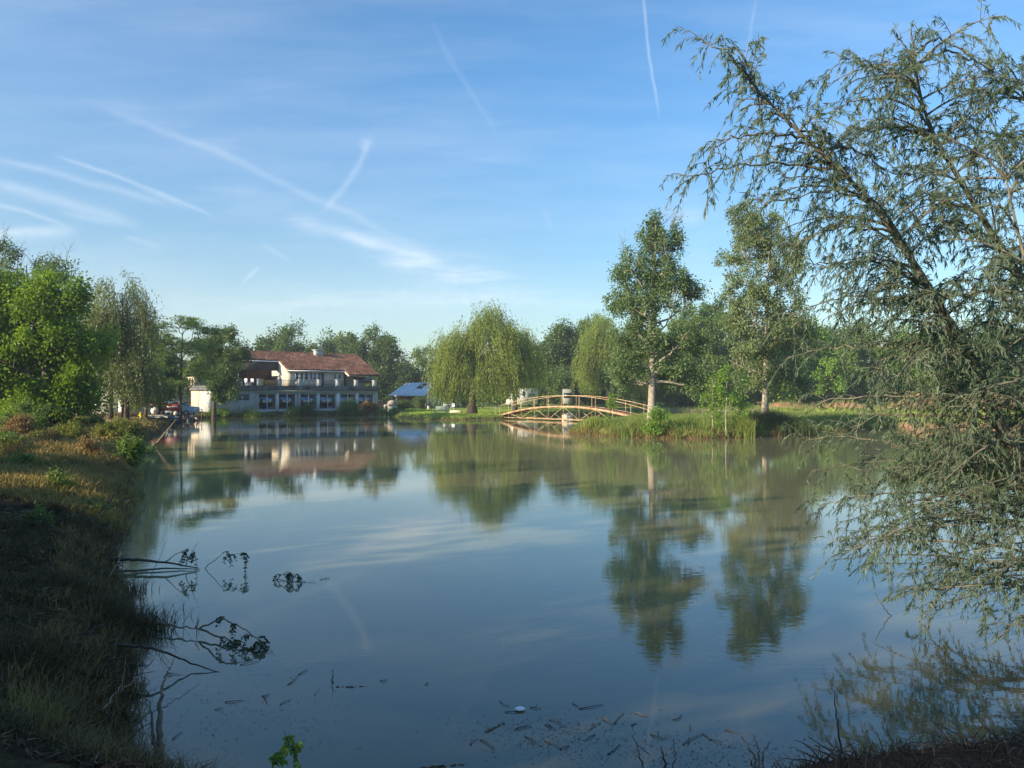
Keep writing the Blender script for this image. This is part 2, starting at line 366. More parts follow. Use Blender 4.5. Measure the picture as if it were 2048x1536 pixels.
c = t.mix(t.m('MULTIPLY', t.sstep(sp.outputs[0], .4, 1.2), t.sstep(sp.outputs[1], 12, 9)), c, soil2)
cf = t.m('MULTIPLY', t.m('MULTIPLY', t.sstep(sp.outputs[0], 33, 37), t.sstep(sp.outputs[1], 78, 84)), t.sstep(t.m('ADD', sp.outputs[2], t.m('MULTIPLY', n2, .9)), 1.1, 1.5))
c = t.mix(cf, c, clay)
t.link(c, b.inputs['Base Color'])
bn = t.new('ShaderNodeBump'); bn.inputs['Strength'].default_value = .9; bn.inputs['Distance'].default_value = .05
t.link(t.noise(pos, 9, 6, .7), bn.inputs['Height']); t.link(bn.outputs[0], b.inputs['Normal'])
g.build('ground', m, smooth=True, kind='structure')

w = MB(); wx = np.linspace(-60, 90, 2); wy = np.linspace(2, 125, 2)
w.add([(-60, 2, 0), (90, 2, 0), (90, 125, 0), (-60, 125, 0)], [(0, 1, 2, 3)])
m = bpy.data.materials.new('pond_water'); m.use_nodes = True; t = NT(m.node_tree); b = t.n['Principled BSDF']
b.inputs['Roughness'].default_value = .006; b.inputs['IOR'].default_value = 1.56; b.inputs['Specular IOR Level'].default_value = .5
ge = t.new('ShaderNodeNewGeometry'); pos = ge.outputs['Position']
mp = t.new('ShaderNodeMapping'); t.link(pos, mp.inputs[0]); mp.inputs['Scale'].default_value = (1, 1.5, 1)
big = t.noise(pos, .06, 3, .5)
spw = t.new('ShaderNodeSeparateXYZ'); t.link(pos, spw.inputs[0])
clear = t.sstep(t.m('ADD', spw.outputs[1], t.m('MULTIPLY', t.m('SUBTRACT', big, .5), 8)), 13, 6)   # near-shore shade put into the body colour, with clearer shallows; clouded water farther out
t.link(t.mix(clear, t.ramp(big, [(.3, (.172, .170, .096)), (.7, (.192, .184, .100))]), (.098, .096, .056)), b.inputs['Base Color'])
h1 = t.noise(mp.outputs[0], 6.0, 3, .5); h2 = t.noise(mp.outputs[0], .8, 2, .5); h3 = t.noise(mp.outputs[0], 15, 2, .5)
ruf = t.sstep(t.noise(pos, .09, 3, .5), .35, .72)
hh = t.m('ADD', t.m('MULTIPLY', h1, t.m('ADD', t.m('MULTIPLY', ruf, .75), .30)), t.m('ADD', t.m('MULTIPLY', h2, .8), t.m('MULTIPLY', h3, t.m('MULTIPLY', ruf, .14))))
bn = t.new('ShaderNodeBump'); bn.inputs['Strength'].default_value = 1; bn.inputs['Distance'].default_value = .0015
t.link(hh, bn.inputs['Height']); t.link(bn.outputs[0], b.inputs['Normal'])
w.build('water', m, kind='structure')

# ------------------------------------------------------------------ vegetation builders
def unit(v): return v/(np.linalg.norm(v, axis=-1, keepdims=True)+1e-9)
def leaves(mb, P_, D_, N_, L, Wd, var):
    """rhombic leaves with a fold: base points, directions, rough normals"""
    D_ = unit(D_); Sd = unit(np.cross(D_, N_)); Nn = np.cross(Sd, D_)
    L = np.broadcast_to(L, (len(P_),))[:, None]; Wd = np.broadcast_to(Wd, (len(P_),))[:, None]
    a = P_; b = P_+D_*L*.42+Sd*Wd*.5; c = P_+D_*L-Nn*L*.12; d = P_+D_*L*.42-Sd*Wd*.5
    V = np.stack([a, b, c, d], 1).reshape(-1, 3)
    mb.add(V, np.arange(len(P_)*4).reshape(-1, 4), None, np.clip(var, 0, 1))
def bez(a, b, c, n):
    u = np.linspace(0, 1, n)[:, None]; return (1-u)**2*a+2*u*(1-u)*b+u*u*c
def rnd_sphere(rng, n):
    return unit(rng.normal(size=(n, 3)))

def tree(name, label, cat, bx, D, blobs, leaf, seed, n_cl=110, per=130, ll=.24, lw=.15, cr=.75, bark=None, trunk_r=.28,
         lean=0.0, style='broad', fork=.3, group=None, bare=0, nlimb=11, top=None, dscale=.8, sink=.1, bare_low=0, stems=None, twigr=.012, ground=None, puff=0):
    """blobs: (x, y, rx, ry) outline of the crown in photo units at depth D; returns the thing's Empty"""
    rng = np.random.default_rng(seed); bark = bark or BARK
    bX, bY = G(bx, D); bz = hz(bX, bY) if ground is None else ground
    base = np.array([bX, bY, bz-sink]); k = D/F
    root = empty(name, base, label=label, cat=cat, group=group)
    BL = []
    for q in blobs:
        x, y, rx, ry = q[:4]; c = P(x, y, D)-base; dy = q[4] if len(q) > 4 else 0
        c[1] += dy+rng.uniform(-.15, .15)*rx*k; BL.append((c, np.array([rx*k, rx*k*dscale, ry*k])))
    vol = np.array([b_[1].prod()**.6 for b_ in BL]); vol /= vol.sum()
    idx = rng.choice(len(BL), n_cl, p=vol)
    u = rnd_sphere(rng, n_cl)*(rng.random(n_cl)**.38)[:, None]
    C = np.array([BL[q][0]+BL[q][1]*uu for q, uu in zip(idx, u)])
    C[:, 2] = np.maximum(C[:, 2], min(.5, cr*.5))
    allc = np.array([b_[0] for b_ in BL]); ztop = max(b_[0][2]+b_[1][2] for b_ in BL) if top is None else P(0, top, D)[2]-base[2]
    cen = (allc*vol[:, None]).sum(0)
    wd = MB(); lf = MB()
    # trunk
    nt_ = 9; zz = np.linspace(0, 1, nt_)
    trunks = []
    for si, (ox, tr) in enumerate(stems or [(0, 1.0)]):
        tx = ox*k+(cen[0]*.75)*zz**1.5+np.cumsum(rng.normal(0, .035, nt_))*ztop/9*zz
        ty = (cen[1]*.6)*zz**1.5+np.cumsum(rng.normal(0, .03, nt_))*ztop/9*zz+(.3*si)
        tp = np.stack([tx, ty, zz*ztop*.88], 1)
        rr = trunk_r*tr*(1-.93*zz)**.85; rr[0] *= 1.35
        wd.tube(tp, np.maximum(rr, min(.012, trunk_r*.3)), 9); trunks.append(tp)
    tp = trunks[0]
    tz = tp[:, 2]
    def tpoint(z, T_=None):
        T_ = tp if T_ is None else T_
        return np.array([np.interp(z, T_[:, 2], T_[:, 0]), np.interp(z, T_[:, 2], T_[:, 1]), min(z, T_[-1, 2])])
    # limbs: farthest point choice
    ch = [int(np.argmax(np.linalg.norm(C-tpoint(ztop*fork), axis=1)))]
    dmin = np.linalg.norm(C-C[ch[0]], axis=1)
    for _ in range(min(nlimb, n_cl)-1):
        q = int(np.argmax(dmin)); ch.append(q); dmin = np.minimum(dmin, np.linalg.norm(C-C[q], axis=1))
    nodes = [tp[zz*ztop > ztop*fork]]
    rise = {'broad': .35, 'up': .55, 'weep': .25, 'flat': .30}[style]
    for q in ch:
        e = C[q]; T_ = trunks[rng.integers(len(trunks))]
        hd = np.hypot(*(e[:2]-tpoint(e[2], T_)[:2]))
        z0 = np.clip(e[2]-hd*(rise+rng.uniform(0, .5)), ztop*fork*.8, ztop*.8)
        s0 = tpoint(z0, T_); mid = (s0+e)/2+np.array([0, 0, (.25 if style != 'weep' else .45)*hd*(.2 if style == 'up' else .5)])+rng.normal(0, .08*hd+.01, 3)
        if style == 'up': mid = s0+(e-s0)*np.array([.62, .62, .38])
        pl = bez(s0, mid, e, 8); pl[1:-1] += rng.normal(0, .03*hd+.02, (6, 3))
        r0 = trunk_r*.42*(1-.6*z0/ztop); wd.tube(pl, np.linspace(r0, min(.02, trunk_r*.2), 8), 6); nodes.append(pl)
    N_ = np.vstack(nodes)
    for q in range(n_cl):
        e = C[q]; dd = N_-e; dd[:, 2] *= .7; s0 = N_[np.argmin(np.linalg.norm(dd, axis=1)+np.maximum(N_[:, 2]-e[2], 0)*.8)]
        h_ = np.linalg.norm(e-s0)
        if h_ > .05:
            pl = bez(s0, (s0+e)/2+np.array([0, 0, .12*h_])+rng.normal(0, .08*h_, 3), e, 5)
            wd.tube(pl, np.linspace(max(min(.022, trunk_r*.35), .011*h_+twigr), min(.012, trunk_r*.2), 5), 4, cap=False)
    cv = rng.uniform(0, 1, n_cl)
    if style == 'weep':
        ns = per            # strands in the whole crown, per = leaves along each
        nst = n_cl*24
        ci = rng.integers(0, n_cl, nst); st0 = C[ci]+rng.normal(0, cr*.8, (nst, 3))
        for q in range(nst):
            o = st0[q]; hd = unit(np.array([o[0]-cen[0], o[1]-cen[1], 0]))
            Ls = rng.uniform(.5, 2.9)*min(1.0, ztop/11)*(1.15-.6*np.clip((o[2]-cen[2])/(ztop-cen[2]+.1), 0, 1)); m_ = int(per*Ls/2.4)
            s_ = np.linspace(0, 1, m_)
            pth = o+hd*(Ls*.26*np.sin(s_*1.5))[:, None]+np.array([0, 0, 1.0])*(Ls*(.12*np.sin(s_*2.2)-s_**1.3))[:, None]+rng.normal(0, .04, (m_, 3))
            pth = pth[pth[:, 2] > rng.uniform(.9, 1.9)]
            if len(pth) < 3: continue
            dr = np.tile(np.array([0, 0, -1.0]), (len(pth), 1))+rng.normal(0, .42, (len(pth), 3))+hd*.25
            leaves(lf, pth, dr, rng.normal(size=(len(pth), 3)), rng.uniform(.7, 1.3, len(pth))*ll, lw, cv[ci[q]]*.55+rng.uniform(0, .45, len(pth)))
            if q % 5 == 0 and len(pth) > 4: wd.tube(pth[::3] if len(pth) > 8 else pth, .009, 3, cap=False)
    if style != 'weep' or puff:
        for q in range(n_cl):
            m_ = int((per*1.9 if not puff else puff)*rng.uniform(.5, 1.35)); nsub = rng.integers(5, 9)
            rr = cr*rng.uniform(.6, 1.25)
            sub = rnd_sphere(rng, nsub)*rng.uniform(.45, 1.1, nsub)[:, None]*rr
            out = unit(C[q]-cen); sub += out*rr*.35
            if style == 'weep': sub[:, 2] *= 1.5; sub[:, 2] -= .3*rr
            if style == 'flat': sub[:, 2] *= .22; sub[:, :2] *= 1.5
            if style == 'up': sub[:, 2] *= 1.25; sub[:, 2] += .2*rr
            si = rng.integers(0, nsub, m_)
            sp_ = .34 if style != 'flat' else .3
            off = rng.normal(0, sp_*rr, (m_, 3))
            if style == 'flat': off[:, 2] *= .35
            p_ = C[q]+sub[si]+off
            dr = unit(off+rnd_sphere(rng, m_)*.5*rr)+np.array([0, 0, -.25])
            nn = rng.normal(size=(m_, 3))*.75+np.array([0, 0, .8])+out*.3
            leaves(lf, p_, dr, nn, rng.uniform(.65, 1.35, m_)*ll, rng.uniform(.7, 1.2, m_)*lw, cv[q]*.6+rng.uniform(0, .4, m_))
    for q in range(bare):      # leafless twigs above the crown
        s0 = C[rng.choice(np.argsort(-C[:, 2])[:max(8, n_cl//4)])]; Lb = rng.uniform(.8, 2.4)*ztop/12
        d0 = unit(np.array([rng.normal(0, .45), rng.normal(0, .4), 1.0])); pl = s0+d0*np.linspace(0, Lb, 6)[:, None]; pl[1:] += rng.normal(0, .05, (5, 3)); wd.tube(pl, np.linspace(.03, .008, 6), 4, cap=False)
        for _ in range(4):
            a_ = pl[rng.integers(1, 5)]; wd.tube([a_, a_+unit(d0+rng.normal(0, .6, 3))*Lb*.2, a_+unit(d0+rng.normal(0, .5, 3)+[0, 0, .3])*Lb*.42], [.014, .010, .006], 3, cap=False)
    for q in range(bare_low):  # long bare limbs low on the trunk
        z0 = ztop*rng.uniform(.18, .42); s0 = tpoint(z0); a_ = rng.uniform(-.6, .6)+(0 if q % 2 else math.pi); Lb = rng.uniform(1.2, 2.8)
        e = s0+np.array([math.cos(a_)*Lb, math.sin(a_)*Lb*.6, rng.uniform(.2, 1.2)]); pl = bez(s0, (s0+e)/2+rng.normal(0, .25, 3)-[0, 0, .3], e, 7); wd.tube(pl, np.linspace(.055, .012, 7), 5)
        for _ in range(3):
            a2 = pl[rng.integers(3, 6)]; wd.tube([a2, a2+rng.normal(0, .25, 3)+[0, 0, .15], a2+rng.normal(0, .4, 3)+[.1, 0, .5]], [.02, .014, .007], 4, cap=False)
    wd.build('trunk', bark, root, smooth=True); lf.build('crown', LM[leaf], root)
    return root

def blades(mb, X, Y, Hh, Wd, lean, rng, var, z=None, curl=.35):
    n = len(X); Z = height(X, Y) if z is None else z
    a = rng.uniform(0, 2*math.pi, n); fa = rng.uniform(0, math.pi, n)
    dx, dy = np.cos(a)*lean, np.sin(a)*lean; sx, sy = np.cos(fa)*Wd/2, np.sin(fa)*Wd/2
    B = np.stack([X, Y, Z-.02], 1)
    M = B+np.stack([dx*Hh*.4, dy*Hh*.4, Hh*.6], 1); T = B+np.stack([dx*Hh*(1+curl), dy*Hh*(1+curl), Hh*(1-lean*.3)], 1)
    sd_ = np.stack([sx, sy, np.zeros(n)], 1)
    V = np.stack([B-sd_, B+sd_, M+sd_*.8, M-sd_*.8, T+sd_*.12, T-sd_*.12], 1).reshape(-1, 3)
    i_ = np.arange(n)[:, None]*6
    Q = np.concatenate([i_+[[0, 1, 2, 3]], i_+[[3, 2, 4, 5]]], 1).reshape(-1, 4)
    mb.add(V, Q, None, np.repeat(np.clip(var, 0, 1), 2))
# ------------------------------------------------------------------ materials of built things
CONC = mat('stained_concrete', (.20, .21, .20), .9, (.40, .42, .41), 1.1, bump=.01, bscale=12, stops=[(.28, (.24, .25, .24)), (.5, (.41, .43, .42)), (.75, (.52, .53, .52))])
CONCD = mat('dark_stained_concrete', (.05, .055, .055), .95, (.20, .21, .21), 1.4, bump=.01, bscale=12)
CREAM = mat('cream_render', (.60, .54, .44), .9, (.74, .68, .58), .8, bump=.004, bscale=18)
CREAMW = mat('worn_cream_render', (.50, .40, .28), .9, (.74, .63, .47), 1.6, bump=.01, bscale=14)
WHITE = mat('white_paint', (.74, .78, .80), .5, (.84, .86, .87), 2.5)
WHITEV = mat('white_vehicle_paint', (.62, .63, .61), .35, (.74, .74, .72), 1.5, spec=.5)
OLDW = mat('weathered_white_panel', (.24, .25, .22), .6, (.38, .38, .33), 1.3)
IRON = mat('rusty_dark_iron', (.05, .045, .04), .7, (.11, .08, .06), 9)
WOODB = mat('brown_board', (.10, .055, .035), .8, (.18, .10, .06), 3)
ORANGEW = mat('orange_brown_wood_panel', (.42, .20, .08), .7, (.52, .26, .11), 4)
DARKW = mat('dark_boarding', (.035, .035, .035), .85, (.07, .07, .065), 2)
REDW = mat('faded_red_boards', (.42, .06, .035), .8, (.66, .18, .10), 1.2)
TINR = mat('grey_blue_roof_sheet', (.72, .76, .78), .55, (.84, .86, .86), .8, spec=.6)
TIRE = mat('black_rubber', (.02, .02, .02), .85)
RED = mat('tractor_red_paint', (.34, .03, .025), .45, (.45, .05, .03), 3)
BLUEC = mat('pale_blue_car_paint', (.36, .48, .58), .25, spec=.6)
GREY = mat('grey_metal', (.22, .23, .24), .5, (.32, .33, .33), 4, metal=.2)
YEL = mat('yellow_plastic', (.70, .50, .05), .5)
BENCHG = mat('pale_green_bench_paint', (.28, .36, .28), .6, (.38, .44, .36), 5)
STONE = mat('stone', (.26, .22, .18), .9, (.42, .37, .31), 4, bump=.02, bscale=9)
PALEST = mat('pale_lime_render', (.58, .54, .45), .9, (.74, .70, .60), 3, bump=.006, bscale=12)
POLEW = mat('grey_pole_wood', (.07, .06, .055), .9, (.14, .12, .10), 6)
JUNKB = mat('faded_blue_plastic', (.06, .12, .20), .6, (.14, .24, .32), 5)
PINKS = mat('pale_red_plastic', (.50, .22, .20), .6, (.62, .45, .42), 6)
def tile_mat():
    m = bpy.data.materials.new('terracotta_tiles'); m.use_nodes = True; t = NT(m.node_tree); b = t.n['Principled BSDF']; b.inputs['Roughness'].default_value = .85
    tc = t.new('ShaderNodeTexCoord'); n = t.noise(tc.outputs['Object'], .45, 4, .6); n2 = t.noise(tc.outputs['Object'], 5.5, 3, .8)
    at = t.new('ShaderNodeAttribute', attribute_name='var')
    f = t.m('ADD', t.m('MULTIPLY', n, .58), t.m('ADD', t.m('MULTIPLY', n2, .10), t.m('MULTIPLY', at.outputs['Fac'], .32)))
    t.link(t.ramp(f, [(.25, (.08, .038, .026)), (.42, (.19, .085, .048)), (.60, (.29, .135, .08)), (.80, (.46, .29, .20))]), b.inputs['Base Color'])
    return m
TILE = tile_mat()
def rust_mat():
    m = bpy.data.materials.new('rusty_cream_paint'); m.use_nodes = True; t = NT(m.node_tree); b = t.n['Principled BSDF']; b.inputs['Roughness'].default_value = .7
    tc = t.new('ShaderNodeTexCoord'); n = t.noise(tc.outputs['Object'], 1.6, 5, .7); n2 = t.noise(tc.outputs['Object'], 9, 4, .7)
    t.link(t.ramp(t.m('ADD', t.m('MULTIPLY', n, .65), t.m('MULTIPLY', n2, .35)), [(.36, (.30, .14, .07)), (.48, (.50, .31, .16)), (.60, (.66, .57, .38))]), b.inputs['Base Color'])
    return m
RUST = rust_mat()
RUSTD = mat('rusted_steel', (.20, .08, .045), .85, (.40, .17, .09), 3)
def glass_mat(name, tint=(.30, .35, .35), see=.55, rough=.03):
    m = bpy.data.materials.new(name); m.use_nodes = True; t = NT(m.node_tree); t.n.clear()
    gl = t.new('ShaderNodeBsdfGlossy'); gl.inputs['Roughness'].default_value = rough; gl.inputs[0].default_value = (.9, .95, 1, 1)
    tr = t.new('ShaderNodeBsdfTransparent'); tr.inputs[0].default_value = (*tint, 1)
    fr = t.new('ShaderNodeFresnel'); fr.inputs[0].default_value = 2.1
    mx = t.new('ShaderNodeMixShader'); t.link(t.m('ADD', fr.outputs[0], .06), mx.inputs[0]); t.link(tr.outputs[0], mx.inputs[1]); t.link(gl.outputs[0], mx.inputs[2])
    o = t.new('ShaderNodeOutputMaterial'); t.link(mx.outputs[0], o.inputs[0]); return m
GLASS = glass_mat('window_glass')
DGLASS = mat('dark_vehicle_glass', (.02, .025, .03), .06, spec=.8)

# ------------------------------------------------------------------ the house on the water
HA = math.atan2(9.5, 12.2); hx, hy = -34.7, 89.9
house = empty('lake_house', (hx, hy, .62), HA, label='long two-storey house with red tiled roof, glazed ground floor and roof terrace at the water', cat='house')
FL = .62
def hu(x, v=0.0):     # position along the facade of a photo column, on the plane v behind the facade
    r = (x-1024)/F; X0, Y0 = hx-.613*v, hy+.787*v
    return (r*Y0-X0)/(.787-.613*r)
def hzz(x, y, v=0.0):
    u = hu(x, v); Y = hy+.787*v+.613*u
    return H+(HY-y)/F*Y-FL
GL_T = 2.52           # ground floor wall top
LU = 21.2
# ground floor glazing: five bays between piers
cx = lambda c: 440+c/6.024
bays = [(455, 680), (700, 918), (960, 1172), (1192, 1400), (1440, 1637), (1660, 1850)]
edges = [(hu(cx(a)), hu(cx(b))) for a, b in bays]
wl = MB()
u0 = 0.0
for a, b in edges:
    wl.box(u0, a, 0, .25, -.9, GL_T, .0); u0 = b
wl.box(u0, LU, 0, .25, -.9, GL_T)
wz0, wz1 = .08, 2.06
for k_, (a, b) in enumerate(edges):
    wl.box(a, b, .003, .25, wz1, GL_T-.003); wl.box(a, b, .003, .25, -.9, wz0)
wl.box(-.0, .25, .253, 9.7, -.9, GL_T-.002); wl.box(LU-.25, LU, .253, 9.7, -.9, GL_T-.002); wl.box(.253, LU-.253, 9.45, 9.7, -.9, GL_T-.002)
wl.box(.253, LU-.253, .253, 9.447, -.9, -.02)
wall = wl.build('ground_floor_wall', CONC, house)
b_ = MB(); b_.box(-.004, LU+.004, -.05, .0, 2.2, 2.49, .0)
b_.build('lintel_band', mat('blue_grey_band', (.30, .36, .38), .85, (.42, .48, .49), 1.3), wall)
for k_, (a, b) in enumerate(edges):
    fr = MB(); fm = .075; mid = (a+b)/2
    for q0, q1 in ((a, a+fm*1.3), (mid-fm*.6, mid+fm*.6), (b-fm*1.3, b)): fr.box(q0, q1, .06, .14, wz0, wz1)
    fr.box(a+fm*1.3, b-fm*1.3, .063, .137, wz0, wz0+.07); fr.box(a+fm*1.3, b-fm*1.3, .063, .137, wz1-.05, wz1)
    f = fr.build('window_frame', WHITE, house)
    pn = MB(); pn.box(a+.01, b-.01, .09, .105, wz0+.01, wz1-.01); pn.build('window_pane', GLASS, f)
# white posts between the paired windows
for c in ((680, 700), (1172, 1192), (1400, 1440), (1637, 1660)):
    q = MB(); q.box(hu(cx(c[0]))+.02, hu(cx(c[1]))-.02, -.05, -.003, wz0-.1, GL_T-.33); q.build('window_post', WHITE, house)
q = MB(); u1, u2 = hu(cx(45)), hu(cx(350)); q.box(u1, u2, -.03, -.002, hzz(cx(200), 690+665/6.02), hzz(cx(200), 690+590/6.02), .01)
pnl = q.build('dark_wall_panel', mat('dark_slate_panel', (.07, .085, .10), .8, (.11, .13, .15), 2), house)
q = MB(); um = hu(cx(265)); zm = hzz(cx(265), 690+632/6.02); q.prism([(um-.17, zm), (um, zm-.22), (um+.17, zm), (um, zm+.22)], -.045, -.031, 'y'); q.build('pale_patch', CONC, pnl)
q = MB(); q.tube([(hu(cx(232)), -.06, -.6), (hu(cx(232)), -.06, 1.0)], .04, 6); q.build('drain_pipe', GREY, house); q = MB(); q.tube([(hu(cx(935)), -.09, -.2), (hu(cx(935)), -.09, 2.5)], .05, 6); q.build('drain_pipe', GREY, house)
# terrace slab and its parapet
T0 = GL_T; T1 = 3.05
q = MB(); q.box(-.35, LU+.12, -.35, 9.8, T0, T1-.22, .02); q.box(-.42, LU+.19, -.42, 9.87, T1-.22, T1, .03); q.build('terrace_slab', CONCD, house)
pil = [235, 475, 718, 968, 1195, 1420, 1640, 1860]
pu = [hu(cx(c), -.25) for c in pil]
q0 = None
for i_, u in enumerate(pu):
    q = MB(); q.box(u-.22, u+.22, -.38, .06, T1-.3, T1+.74, .02); q.box(u-.26, u+.26, -.42, .10, T1+.742, T1+.84, .02)
    q.build('terrace_pillar', CONC, house)
for i_ in (2, 3, 4, 5, 6):
    a, b = pu[i_]+.24, (pu[i_+1]-.24)
    q = MB(); q.box(a, b, -.19, -.15, T1+.66, T1+.70); q.box(a, b, -.19, -.15, T1+.07, T1+.11)
    for u in np.arange(a+.1, b, .16): q.tube([(u, -.17, T1+.11), (u, -.17, T1+.66)], .012, 4, cap=False)
    q.build('railing_panel', IRON, house)
a, b = hu(cx(530)), hu(cx(690))
q = MB()
for n_, u in enumerate(np.arange(a, b-.05, .125)): q.box(u, u+.115, -.12, -.09, T1+.02, T1+.68)
q.build('wood_screen', ORANGEW, house)
# upper storey: middle block, right block, left covered terrace
UZ = T1; EM = 5.05
ul = MB()
sw = [(hu(cx(a), 2.4), hu(cx(b), 2.4)) for a, b in ((905, 948), (962, 1002), (1016, 1062), (1080, 1112), (1122, 1156), (1176, 1212))]
dr = (hu(cx(1214), 2.4), hu(cx(1243), 2.4)); s2 = [(hu(cx(1365), 2.4), hu(cx(1396), 2.4)), (hu(cx(1420), 2.4), hu(cx(1456), 2.4))]
zt = EM-.25
ops = [(a, b, UZ+.82, zt) for a, b in sw]+[(dr[0], dr[1], UZ, zt)]+[(a, b, UZ+1.05, zt-.1) for a, b in s2]
u0 = 9.6; UR = 17.3
for a, b, z0, z1 in ops:
    ul.box(u0, a, 2.4, 2.6, UZ, EM)
    if z0 > UZ: ul.box(a, b, 2.403, 2.6, UZ, z0)
    ul.box(a, b, 2.403, 2.6, z1, EM); u0 = b
ul.box(u0, UR, 2.4, 2.6, UZ, EM)
pitch = .434
def rz(v): return 5.67-FL+pitch*(v-1.9)-.06
# left side wall of the middle block, cut to the roof pitch
ul.prism([(2.603, UZ), (9.4, UZ), (9.4, rz(9.4) if False else rz(7.5)-pitch*1.9), (7.5, rz(7.5)), (2.603, rz(2.603))], 9.6, 9.8, 'x')
ul.box(9.8, LU-.1, 9.2, 9.4, UZ, rz(7.5)-pitch*1.9)
ul.prism([(3.6, UZ), (9.2, UZ), (9.2, rz(7.5)-pitch*1.7), (7.5, rz(7.5)), (3.6, rz(3.6))], LU-.3, LU-.1, 'x')
ul.box(UR+.9, LU-.3, 3.4, 3.6, UZ, rz(3.4)); ul.box(UR, UR+.12, 2.4, 3.5, UZ, rz(2.4)-.02); 
ul.build('upper_wall', CREAM, house)
q = MB(); q.box(3.8, 9.6, 8.2, 8.4, UZ, rz(7.5)-pitch*.9); q.box(3.6, 3.8, 5.2, 8.4, UZ, rz(5.2)); q.build('loggia_wall', WOODB, house)
q = MB(); q.box(4.2, 9.5, 5.1, 5.25, 5.05, rz(5.0)-.02); q.build('fascia_board', DARKW, house)
q = MB(); q.tube([(5.6, 5.2, UZ), (5.6, 5.2, 6.0)], .07, 6); q.tube([(7.2, 5.4, UZ), (7.2, 5.4, 6.0)], .05, 6); q.build('terrace_post', WOODB, house)
for a, b, z0, z1 in ops:
    isd = z0 == UZ
    f = MB(); w_ = .05
    f.box(a-.03, a+w_, 2.36, 2.44, z0, z1); f.box(b-w_, b+.03, 2.36, 2.44, z0, z1); f.box(a+w_, b-w_, 2.363, 2.437, z1-w_, z1); f.box(a+w_, b-w_, 2.363, 2.437, z0, z0+w_)
    fo = f.build('door' if isd else 'upper_window', WOODB if isd else WHITE, house)
    p_ = MB(); p_.box(a+.02, b-.02, 2.40, 2.415, z0+.02, z1-.02); p_.build('door_panel' if isd else 'glass_pane', DARKW if isd else GLASS, fo)
for a, b in ((1522, 1548), (1556, 1580)):
    q = MB(); q.box(UR+.2+(a-1522)*.012, UR+.48+(a-1522)*.012, 3.34, 3.39, UZ, UZ+1.95); q.build('narrow_door', DARKW, house)
q = MB(); a, b = hu(cx(1605), 3.4), hu(cx(1820), 3.4); q.box(a, b, 3.36, 3.395, UZ+.5, UZ+1.3); q.build('wide_window', DGLASS, house)
# roof: one pitch with a stepped lower edge, tiled in rolls, and a back slope
def roof_slope():
    q = MB(); rng = np.random.default_rng(5)
    secs = [(4.2, 9.5, 4.76), (9.5, 17.35, 1.9), (17.35, 21.95, .58)]
    for ua, ub, ve in secs:
        nu = int((ub-ua)/.40); nv = max(3, int((7.5-ve)/.42)); s_ = 6
        us = np.linspace(ua, ub, nu*s_+1); vs = np.linspace(ve, 7.5, nv+1)
        roll = .13*np.abs(np.sin(np.pi*(us-ua)/(ub-ua)*nu))
        for k_ in range(nv):
            va, vb = vs[k_], vs[k_+1]+.04
            zA = rz(va)+.10+.08; zB = rz(vb)+.10
            A = np.stack([us, np.full_like(us, va), zA+roll], 1); B = np.stack([us, np.full_like(us, vb), zB+roll], 1); C = A-[0, 0, .05]
            n_ = len(us); V = np.vstack([A, B, C]); i_ = np.arange(n_-1)
            Q = np.concatenate([np.stack([i_, i_+1, n_+i_+1, n_+i_], 1), np.stack([2*n_+i_, 2*n_+i_+1, i_+1, i_], 1)])
            v_ = np.repeat(rng.random(nu), s_); q.add(V, Q, None, np.concatenate([v_, v_]))
    for u in np.arange(4.2, 21.9, .4): q.tube([(u, 7.5, rz(7.5)+.16), (u+.42, 7.5, rz(7.5)+.19)], .13, 8, var=rng.random())
    return q
rf = roof_slope().build('roof', TILE, house)
q = MB(); zr = rz(7.5)+.08
for ua, ub, ve in ((4.2, 9.5, 4.76), (9.503, 17.347, 1.9), (17.35, 21.95, .58)):
    q.prism([(ve, rz(ve)-.02), (7.5, rz(7.5)-.02), (7.5, rz(7.5)+.075), (ve, rz(ve)+.075)], ua, ub, 'x')
q.prism([(7.503, zr-.1), (7.503, zr), (12.2, zr-4.7*pitch), (12.2, zr-4.7*pitch-.1)], 4.2, 21.95, 'x')
q.build('roof_boards', DARKW, rf)
q = MB(); q.tube([(9.4, 1.83, rz(1.9)+.02), (17.3, 1.83, rz(1.9)+.02)], .07, 6); q.tube([(4.3, 4.7, rz(4.76)+.02), (9.4, 4.7, rz(4.76)+.02)], .07, 6)
q.build('gutter', WHITE, rf)
q = MB(); q.prism([(1.9, rz(1.9)-.14), (4.9, rz(4.9)-.14), (4.9, rz(4.9)+.1), (1.9, rz(1.9)+.1)], 9.40, 9.46, 'x'); q.build('verge_board', CREAM, rf); q = MB()
q.prism([(.58, rz(.58)-.14), (2.4, rz(2.4)-.14), (2.4, rz(2.4)+.1), (.58, rz(.58)+.1)], 17.27, 17.33, 'x'); q.build('verge_board', CREAM, rf); q = MB(); q.prism([(.58, rz(.58)-.14), (7.5, rz(7.5)-.14), (7.5, rz(7.5)+.12), (.58, rz(.58)+.12)], 21.96, 22.0, 'x')
q.build('verge_board', CREAM, rf)
q = MB(); uc = hu(629, 7.0); q.box(uc-.1, uc+1.0, 6.5, 7.2, rz(6.9), rz(7.5)+.55, .02); q.box(uc-.25, uc+1.15, 6.35, 7.35, rz(7.5)+.553, rz(7.5)+.68, .02); q.build('chimney', CONC, rf)
# roof aerial
ua_ = hu(642.5, 7.4)
q = MB(); q.tube([(ua_, 7.45, rz(7.5)), (ua_, 7.45, rz(7.5)+1.85)], .035, 5)
for z_ in (.9, 1.2): q.tube([(ua_-.3, 7.45, rz(7.5)+z_), (ua_+.5, 7.45, rz(7.5)+z_)], .015, 4)
q.build('aerial_mast', GREY, rf)
